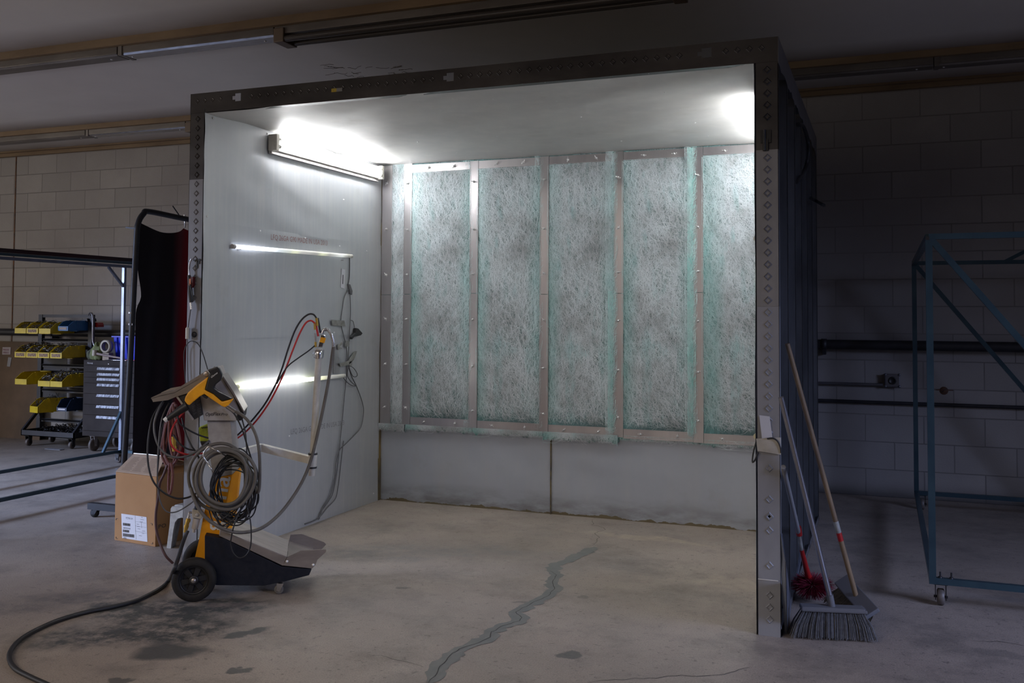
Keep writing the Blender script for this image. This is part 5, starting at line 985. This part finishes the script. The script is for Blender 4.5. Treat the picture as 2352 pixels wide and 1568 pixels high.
# tool chest
CX0, CX1, CY0, CY1, CZ0, CZ1 = -7.085, -6.385, -.55, -.10, .15, .885
TC = thing('tool_chest', 'brown grey roller tool chest with seven labelled drawers', 'cabinet', ((CX0+CX1)/2, (CY0+CY1)/2, 0))
MB().box((CX0, CY0+.008, CZ0), (CX1, CY1, CZ1)).build('cabinet_body', M['chest'], TC, bevel=.003)
zs = [at(245, v, 'Y', CY0).z for v in (840, 855, 867.5, 880.5, 905, 930, 954, 991)]
MB().box((CX0+.012, CY0, zs[0]+.004), (CX1-.012, CY0+.008, CZ1-.004)).build('lid_front', M['chest'], TC)
hz = [at(248, v, 'Y', CY0-.01).z for v in (847, 860, 871.5, 884.5, 909, 934.5, 959)]
hx0, hx1 = at(223, 860, 'Y', CY0-.01).x, at(274, 860, 'Y', CY0-.01).x
for i in range(7):
    dr = MB().box((CX0+.014, CY0-.002, zs[i+1]+.002), (CX1-.014, CY0+.007, zs[i]-.002)).build('drawer', M['chest'], TC)
    MB().hexa([(hx0, CY0-.004, hz[i]-.010), (hx1, CY0-.004, hz[i]-.010), (hx1, CY0-.018, hz[i]-.012), (hx0, CY0-.018, hz[i]-.012)], [(hx0, CY0-.004, hz[i]+.012), (hx1, CY0-.004, hz[i]+.012), (hx1, CY0-.008, hz[i]+.012), (hx0, CY0-.008, hz[i]+.012)]).build('handle', M['handle'], dr)
MB().box((CX0+.014, CY0-.001, CZ0+.005), (CX1-.014, CY0+.007, zs[7]-.003)).build('kick_plate', M['chest'], TC)
text('Kennedy', (CX0+.055, CY0-.001, at(207, 835, 'Y', CY0).z), (1, 0, 0), (0, 0, 1), .072, M['label'], TC, height=.014, shear=.2)
MB().lathe((hx0+.13, CY0, at(252, 836, 'Y', CY0).z), (0, -1, 0), [(0, .009), (.003, .008), (.003, 0)], 12).build('lock', M['alu'], TC)
for x, y in ((CX0+.09, CY0+.07), (CX1-.09, CY0+.07), (CX0+.09, CY1-.07), (CX1-.09, CY1-.07)): caster(TC, x, y, .062, CZ0, M['alu'], 1)
# on the chest
ct0 = at(240, 800, 'Y', -.33)
crt = thing('plastic_crate', 'royal blue plastic crate on the tool chest', 'crate', (-6.62, -.30, CZ1))
Xa, Xb, Ya, Yb_ = -6.82, -6.43, -.44, -.14; Zt = CZ1+.235
def cr(x0, y0, x1, y1, z0, z1): return [(x0, y0, z0), (x1, y0, z0), (x1, y1, z0), (x0, y1, z0)], z1
mb = MB(); i_ = .022
mb.hexa([(Xa+i_, Ya+i_, CZ1+.001), (Xb-i_, Ya+i_, CZ1+.001), (Xb-i_, Ya+i_+.004, CZ1+.001), (Xa+i_, Ya+i_+.004, CZ1+.001)], [(Xa, Ya, Zt), (Xb, Ya, Zt), (Xb, Ya+.004, Zt), (Xa, Ya+.004, Zt)])
mb.hexa([(Xa+i_, Yb_-i_, CZ1+.001), (Xb-i_, Yb_-i_, CZ1+.001), (Xb-i_, Yb_-i_+.004, CZ1+.001), (Xa+i_, Yb_-i_+.004, CZ1+.001)], [(Xa, Yb_-.004, Zt), (Xb, Yb_-.004, Zt), (Xb, Yb_, Zt), (Xa, Yb_, Zt)])
mb.hexa([(Xa+i_, Ya+i_, CZ1+.001), (Xa+i_+.004, Ya+i_, CZ1+.001), (Xa+i_+.004, Yb_-i_, CZ1+.001), (Xa+i_, Yb_-i_, CZ1+.001)], [(Xa, Ya, Zt), (Xa+.004, Ya, Zt), (Xa+.004, Yb_, Zt), (Xa, Yb_, Zt)])
mb.hexa([(Xb-i_, Ya+i_, CZ1+.001), (Xb-i_-.004, Ya+i_, CZ1+.001), (Xb-i_-.004, Yb_-i_, CZ1+.001), (Xb-i_, Yb_-i_, CZ1+.001)], [(Xb, Ya, Zt), (Xb-.004, Ya, Zt), (Xb-.004, Yb_, Zt), (Xb, Yb_, Zt)])
mb.box((Xa+i_, Ya+i_, CZ1+.001), (Xb-i_, Yb_-i_, CZ1+.005)); mb.build('crate_shell', M['crateblue'], crt)
mb = MB()
for a, b in (((Xa-.012, Ya-.012), (Xb+.012, Ya+.004)), ((Xa-.012, Yb_-.004), (Xb+.012, Yb_+.012)), ((Xa-.012, Ya), (Xa+.004, Yb_)), ((Xb-.004, Ya), (Xb+.012, Yb_))): mb.box((*a, Zt-.012), (*b, Zt))
mb.build('rim', M['crateblue'], crt)
mb = MB()
for j in range(6): x = Xa+.05+j*(Xb-Xa-.1)/5; mb.hexa([(x-.003, Ya+i_-.012, CZ1+.01), (x+.003, Ya+i_-.012, CZ1+.01), (x+.003, Ya+i_, CZ1+.01), (x-.003, Ya+i_, CZ1+.01)], [(x-.003, Ya-.012, Zt-.012), (x+.003, Ya-.012, Zt-.012), (x+.003, Ya+.002, Zt-.012), (x-.003, Ya+.002, Zt-.012)])
mb.build('ribs', M['crateblue'], crt)
def blob(name, c, rx, ry, rz, mat, sd, parent=None, amp=.25):
    rs = np.random.RandomState(sd); P = rs.uniform(0, 6, 6); mb = MB(); n, mm = 22, 16; vs = []
    for j in range(mm+1):
        th = math.pi*j/mm
        for i in range(n):
            ph = 2*math.pi*i/n; k = 1+amp*(math.sin(3*ph+P[0])*math.sin(2*th+P[1])+.6*math.sin(5*ph+P[2]+th*3)*math.sin(th))
            vs.append((c[0]+rx*k*math.sin(th)*math.cos(ph), c[1]+ry*k*math.sin(th)*math.sin(ph), max(c[2]+rz*k*math.cos(th), CZ1+.001)))
    mb.add(vs, [(j*n+i, j*n+(i+1) % n, (j+1)*n+(i+1) % n, (j+1)*n+i) for j in range(mm) for i in range(n)], True); return mb.build(name, mat, parent)
g1 = blob('work_glove', (-6.955, -.50, CZ1+.075), .065, .045, .085, M['glove'], 3); tag(g1, 'crumpled green glove standing on the tool chest left part', 'glove', 'work gloves on the tool chest')
g2 = blob('work_glove', (-7.06, -.46, CZ1+.045), .045, .04, .06, worn('grey green cloth', (.13, .15, .09), (.08, .09, .07), .9, 0, 30), 5); tag(g2, 'darker grey green glove lying left of the crumpled one', 'glove', 'work gloves on the tool chest')
tr_ = MB().lathe((-6.835, -.53, CZ1+.135), (0, 1, 0), [(0, .045), (0, .062), (.045, .062), (.045, .045), (0, .045)], 28); tag(tr_.build('tape_roll', M['cream']), 'pale tape roll standing on the tan block by the gloves', 'tape roll')
tag(MB().box((-6.865, -.53, CZ1+.001), (-6.785, -.47, CZ1+.073)).build('tan_block', M['tanroll'], bevel=.003), 'small tan block on the tool chest before the blue crate', 'block')
hm = thing('mallet', 'mallet with a pinkish grey handle lying across the tool chest', 'mallet', (-6.75, -.55, CZ1))
MB().tube([(-6.90, -.56, CZ1+.065), (-6.80, -.555, CZ1+.05), (-6.60, -.53, CZ1+.022)], [.013, .010, .009], n=10).build('handle', worn('grubby handle', (.32, .24, .23), (.22, .17, .16), .6, 0, 30), hm)
MB().cyl((-6.93, -.565, CZ1+.045), (-6.925, -.565, CZ1+.10), .022, 14).build('head', M['cream'], hm)
for nm, a, b, mt, lab in (('pliers', (-6.80, -.535, CZ1+.006), (-6.70, -.50, CZ1+.006), M['silver'], 'small silver pliers in the clutter below the blue crate'), ('screwdriver', (-6.60, -.535, CZ1+.008), (-6.44, -.525, CZ1+.008), M['redplastic'], 'red handled screwdriver at the right end of the chest top'), ('wrench', (-6.72, -.54, CZ1+.005), (-6.55, -.545, CZ1+.005), M['alu'], 'grey wrench lying at the front edge of chest top')):
    o = MB().tube([a, (Vector(a)+Vector(b))/2+Vector((0, 0, .001)), b], [.005, .004, .0055], n=8).tube([a, Vector(a)+Vector((-.018, .012, 0))], .003, n=5, spline=False).tube([a, Vector(a)+Vector((-.018, -.008, 0))], .003, n=5, spline=False); tag(o.build(nm, mt), lab, 'tool')
# cardboard sheet on the wall, pipes, outlet
cs2 = MB().hexa([(-9.9, -.10, 0), (-8.12, -.10, 0), (-8.12, -.092, 0), (-9.9, -.092, 0)], [(-9.9, -.035, 1.03), (-8.12, -.035, 1.03), (-8.12, -.027, 1.03), (-9.9, -.027, 1.03)]).build('cardboard_sheet', M['cardold']); tag(cs2, 'large old brown cardboard sheet leaning on the block wall', 'cardboard')
def cs_(u, v): 
    p = at(u, v, 'Y', -.06); t = p.z/1.03; return at(u, v, 'Y', -.102+.065*t-.0015)
mb = MB().prism([cs_(6, 797), cs_(25, 797), cs_(24, 814), cs_(5, 814)], (0, -.001, 0)).build('sticker', base('pale sticker', (.32, .28, .30), .7), cs2)
text('MADE IN', cs_(7.5, 804.5), (1, 0, 0), (0, 0, 1), .080, base('purple print', (.20, .06, .10), .7), mb, height=.017, depth=.003)
text('AMERICA', cs_(7.5, 811), (1, 0, 0), (0, 0, 1), .080, base('purple print', (.20, .06, .10), .7), mb, height=.017, depth=.003)
MB().prism([cs_(19, 820), cs_(27, 821), cs_(23, 842), cs_(16, 841)], (0, -.001, 0)).build('sticker', base('grey sticker', (.24, .24, .26), .7), cs2)
pp_ = thing('wall_pipe', 'thick black iron pipe running along the block wall', 'pipe', (-3.5, -.07, 1.09))
MB().cyl((-13.9, -.075, 1.133), (6.9, -.075, 1.133), .037, 20).build('pipe_run', M['pipe'], pp_)
for x in (-.235, -8.0, -4.5, 2.6): MB().lathe((x-.02, -.075, 1.133), (1, 0, 0), [(0, .037), (0, .043), (.04, .043), (.04, .037)], 20).box((x-.012, -.09, 1.055), (x+.012, -.002, 1.10)).build('pipe_clamp', M['pipe'], pp_)
tag(MB().cyl((-6.0, -.03, .703), (6.9, -.03, .703), .0135, 12).build('thin_pipe', M['pipe']), 'thin dark pipe low on the wall, under the conduit', 'pipe')
tag(MB().cyl((-4.0, -.03, .834), (.18, -.03, .836), .011, 12).build('conduit', M['conduit']), 'grey metal conduit ending at the square outlet box', 'conduit')
ob = thing('outlet_box', 'square grey metal outlet box with a round black socket', 'outlet', (.245, -.02, .82))
MB().box((.192, -.05, .822), (.298, 0, .918)).build('box_body', M['conduit'], ob, bevel=.006)
for x in (.197, .293):
    for z in (.827, .913): MB().lathe((x, -.045, z), (0, -1, 0), [(0, .011), (.006, .010), (.006, 0)], 10).build('corner_lug', M['conduit'], ob)
MB().lathe((.245, -.05, .87), (0, -1, 0), [(0, .029), (.004, .028), (.005, .02), (.002, .018), (.002, 0)], 24).build('socket', M['black'], ob)
tag(MB().lathe(at(2168, 897, 'Y', -.001), (0, -1, 0), [(0, .03), (.004, .026), (.01, .012), (.012, 0)], 12).box(at(2150, 894, 'Y', -.001), at(2190, 897, 'Y', -.006)).build('broken_mount', worn('rusty stub', (.14, .06, .03), (.04, .03, .03), .8, 0, 60)), 'rusty broken mount stub on the wall right of outlet box', 'bracket')
tag(MB().box(at(110, 1030, 'Z', .001)-Vector((.0, .04, 0)), at(110, 1030, 'Z', .006)+Vector((.17, .04, 0))).build('paper_scrap', base('pale scrap', (.18, .18, .20), .8)), 'pale flat scrap on the floor before the bin rack', 'scrap')
# ------------------------------------------------------------------ ceiling strip lights
def striplight(x0, x1, y, z, w, lit_cover, label, tubes=False):
    t = thing('strip_light', label, 'light fixture', ((x0+x1)/2, y, z-.05), 0, 'ceiling strip lights')
    MB().box((x0, y-w/2, z-.045), (x1, y+w/2, z)).build('channel', M['fixture'], t, bevel=.002)
    if tubes:
        for s in (-1, 1):
            tb = MB().cyl((x0+.07, y+s*w*.42, z-.075), (x1-.07, y+s*w*.42, z-.075), .019, 14).build('tube_lamp', M['tubeoff'], t)
        for x in (x0+.035, x1-.035): MB().box((x-.035, y-w*.62, z-.098), (x+.035, y+w*.62, z-.012)).build('lamp_socket', M['socket'], t, bevel=.006)
    else:
        MB().hexa([(x0, y-w*.50, z-.047), (x1, y-w*.50, z-.047), (x1, y+w*.50, z-.047), (x0, y+w*.50, z-.047)], [(x0, y-w*.42, z-.058), (x1, y-w*.42, z-.058), (x1, y+w*.42, z-.058), (x0, y+w*.42, z-.058)]).build('cover', lit_cover, t)
        MB().box((x0, y-w*.55, z-.06), (x0+.03, y+w*.55, z-.0)).build('joint_clip', M['fixture'], t)
        for x in (x0+.06, x1-.1): MB().lathe((x, y, z-.058), (0, 0, -1), [(0, .008), (.004, .006), (.004, 0)], 8).build('screw', M['screw'], t)
Y2, Z2, Y1, Z1 = -.845, 3.055, -2.93, 3.05
a = at(612, 72, 'Z', 3.0).x; b = at(250, 118, 'Z', 3.0).x
striplight(b+.01, a-.01, Y1, Z1, .12, M['lens'], 'bare ceiling strip light with a shiny cover left of the dark tubes')
striplight(b-2.44, b-.005, Y1, Z1, .12, M['fixture'], 'ceiling strip light at far upper left edge of the photo')
striplight(a, a+2.44, Y1, Z1, .12, None, 'ceiling strip light holding two dark unlit tubes above the booth front', True)
striplight(a+2.45, a+4.9, Y1, Z1, .12, M['fixture'], 'ceiling strip light nearest the upper right corner, mostly out of view')
a = at(398, 285, 'Z', 3.0).x; b = at(165, 305, 'Z', 3.0).x
striplight(b+.01, a-.01, Y2, Z2, .11, M['lens'], 'pale rear strip light with cover left of the booth post')
striplight(b-2.44, b-.005, Y2, Z2, .11, M['fixture'], 'rear strip light over the bin rack corner')
striplight(a, a+2.44, Y2, Z2, .11, None, 'rear strip light with dark tubes disappearing behind the booth', True)
tag(MB().tube([at(383, 110, 'Z', 3.099), at(384, 113, 'Z', 3.09), at(387, 118, 'Z', 3.075), at(390, 122, 'Z', 3.065)], [.004, .012, .011, .003], n=6, sub=4).build('dangling_scrap', M['darktube']), 'small curled dark scrap hanging from the ceiling left of the booth', 'scrap')
c = at(2150, 130, 'Z', 3.0).x
striplight(c-2.44, c-.005, Y2, Z2, .11, M['fixture'], 'rear strip light just right of the booth top corner')
striplight(c+.0, c+2.44, Y2, Z2, .11, M['fixture'], 'rear strip light at the right edge of the photo')
# ------------------------------------------------------------------ brooms, duster, scrap at right post
def bristles(mb, c, ux, half, depthv, down, splay, n, l, r, seed):
    rr = random.Random(seed); ux = Vector(ux); dv_ = Vector(depthv); dn = Vector(down)
    for k in range(n):
        s = rr.uniform(-1, 1); t = rr.uniform(-1, 1); p = Vector(c)+ux*half*s+dv_*t; e_ = p+dn*l*rr.uniform(.9, 1.0)+ux*splay*s*abs(s)+dv_*t*.5
        mb.tube([p, p.lerp(e_, .5)+ux*splay*.12*s, e_], [r*.7, r, r], n=4, spline=False, caps=True)
bo = thing('push_broom', 'push broom with silver metal handle and grey bristles at the booth post', 'broom', (-.02, -3.47, 0))
hc = Vector((-.022, -3.44, .135)); ux = Vector((.97, .24, 0)).normalized(); uy = Vector((-ux.y, ux.x, 0))
MB().cyl(hc+Vector((-.0, 0, .0)), at(1794, 912, 'X', -.205), .0115, 14).build('handle', M['silver'], bo)
MB().cyl(hc+Vector((0, 0, -.012)), hc+(at(1794, 912, 'X', -.205)-hc).normalized()*.045, .0145, 12).build('handle_socket', M['broomhead'], bo)
def slab(c, ux, uy, up, l, w, h): 
    q = lambda z: [c-ux*l-uy*w+up*z, c+ux*l-uy*w+up*z, c+ux*l+uy*w+up*z, c-ux*l+uy*w+up*z]; return MB().hexa(q(-h), q(h))
upv = Vector((-.05, -.25, 1)).normalized(); hx = slab(hc+Vector((0, 0, -.012)), ux, uy, upv, .128, .030, .007).hexa([hc-ux*.13-uy*.034-upv*.026, hc+ux*.135-uy*.034-upv*.026, hc+ux*.135+uy*.034-upv*.026, hc-ux*.13+uy*.034-upv*.026], [hc-ux*.13-uy*.034-upv*.012, hc+ux*.135-uy*.034-upv*.012, hc+ux*.135+uy*.034-upv*.012, hc-ux*.13+uy*.034-upv*.012]); hx.build('head', M['broomhead'], bo, bevel=.004)
mb = MB(); bristles(mb, hc-upv*.026, ux, .125, uy*.028, Vector((.0, -.22, -1)).normalized(), .05, 900, .108, .0011, 1); b_ = mb.build('bristles', M['bristle_grey'], bo); b_['kind'] = 'stuff'
bo2 = thing('push_broom', 'push broom with long wooden handle and tilted grey block behind the silver one', 'broom', (.07, -3.15, 0))
h2 = at(1966, 1368, 'Y', -3.13); hp2 = at(1808, 789, 'X', -.205)
hd = (hp2-h2).normalized(); MB().cyl(h2, hp2, .0115, 14, .011).build('handle', M['wood'], bo2)
p = h2.lerp(hp2, .255); p2 = h2.lerp(hp2, .30); MB().cyl(p, p2, .0122, 14).build('white_label_band', M['ducttape'], bo2); MB().cyl(h2.lerp(hp2, .222), p, .0121, 14).build('red_label_band', M['redplastic'], bo2)
ua = (at(2010, 1410, 'Z', .07)-at(1945, 1338, 'Z', .13)).normalized(); nn = ua.cross(Vector((.55, .6, .6))).normalized(); nn = -nn if nn.z < 0 else nn; vv = ua.cross(nn).normalized()
hc2 = h2+Vector((0, 0, .0)); slab(hc2-nn*.004, ua, vv, nn, .15, .036, .010).build('head', M['broomhead'], bo2, bevel=.004)
mb = MB(); dn = (-vv if (-vv).z < 0 else vv); 
tgt = Vector((-.55, -.35, -.6)).normalized(); bristles(mb, hc2-nn*.012, ua, .125, vv*.028, tgt, .03, 800, .095, .0011, 4)
for i_, v in enumerate(mb.v):
    if v[2] < .002: mb.v[i_] = (v[0], v[1], .002)
b_ = mb.build('bristles', M['bristle_tan'], bo2); b_['kind'] = 'stuff'
du = thing('round_duster', 'round red bristle duster on a grey pole leaning at the post', 'duster', (-.13, -2.95, 0))
dc = at(1866, 1345, 'Y', -2.95); dtop = at(1799, 1072, 'X', -.205); m1 = at(1834, 1222, 'Y', -3.12); j1 = at(1841, 1262, 'Y', -3.08); j2 = at(1856, 1322, 'Y', -3.0)
MB().cyl(m1, dtop, .0105, 12).build('pole', M['greywood'], du); MB().cyl(at(1833, 1210, 'Y', -3.13), at(1836, 1228, 'Y', -3.11), .014, 12).build('collar', M['redplastic'], du)
MB().cyl(m1, j1, .009, 12).build('label_band', M['ducttape'], du); MB().tube([j1, j1.lerp(j2, .5), j2, dc+Vector((0, 0, .03))], [.010, .012, .014, .010], n=12, spline=False).build('grip', M['redplastic'], du)
mb = MB(); rr = random.Random(6)
for k in range(1300):
    z_ = rr.uniform(-1, 1); a = rr.uniform(0, 6.283); s_ = math.sqrt(1-z_*z_); d = Vector((s_*math.cos(a)*1.0, s_*math.sin(a), z_*.62)); l = rr.uniform(.085, .108)
    e_ = dc+d*l; e_.z = max(.003, e_.z); mb.tube([dc+d*.02, dc+d*.06+Vector((0, 0, .004)), e_-Vector((0, 0, .0))], [.0009, .0009, .0006], n=3, spline=False, caps=False)
b_ = mb.build('bristles', M['bristle_red'], du); b_['kind'] = 'stuff'
tag(MB().prism([at(1793, 1225, 'X', XR+.012), at(1796, 1225, 'X', XR+.012), at(1804, 1290, 'X', XR+.05), at(1817, 1390, 'Z', .01), at(1808, 1455, 'Z', .002), at(1803, 1455, 'Z', .002), at(1794, 1320, 'X', XR+.008)], (.002, .001, 0)).build('scrap_sheet', M['scrap']), 'bent scrap of sheet metal leaning at foot of the right post', 'scrap')
tag(MB().hexa([at(1820, 1375, 'Z', .002), at(1824, 1372, 'Z', .002), at(1841, 1275, 'X', -.19), at(1839, 1252, 'X', -.20)], [p+Vector((.003, 0, 0)) for p in (at(1820, 1375, 'Z', .002), at(1824, 1372, 'Z', .002), at(1841, 1275, 'X', -.19), at(1839, 1252, 'X', -.20))]).build('scrap_sheet', M['scrap']), 'thin metal sliver leaning behind the red duster', 'scrap')
cable('electric_cable', [at(1833, 285, 'X', XR-.01), at(1845, 290, 'X', XR+.0), at(1855, 320, 'X', XR+.01), at(1857, 350, 'X', XR+.015), at(1850, 385, 'X', XR+.0), at(1830, 418, 'X', XR-.01)], .011, M['cable_black'], 'black cable bowing out between the studs high on the booth side')
cable('electric_cable', [at(1862, 455, 'X', XR-.0), at(1872, 460, 'X', XR+.02), at(1882, 466, 'X', XR+.05), at(1892, 471, 'X', XR+.09)], .011, M['cable_black'], 'black cable stub poking out of the booth rear corner')
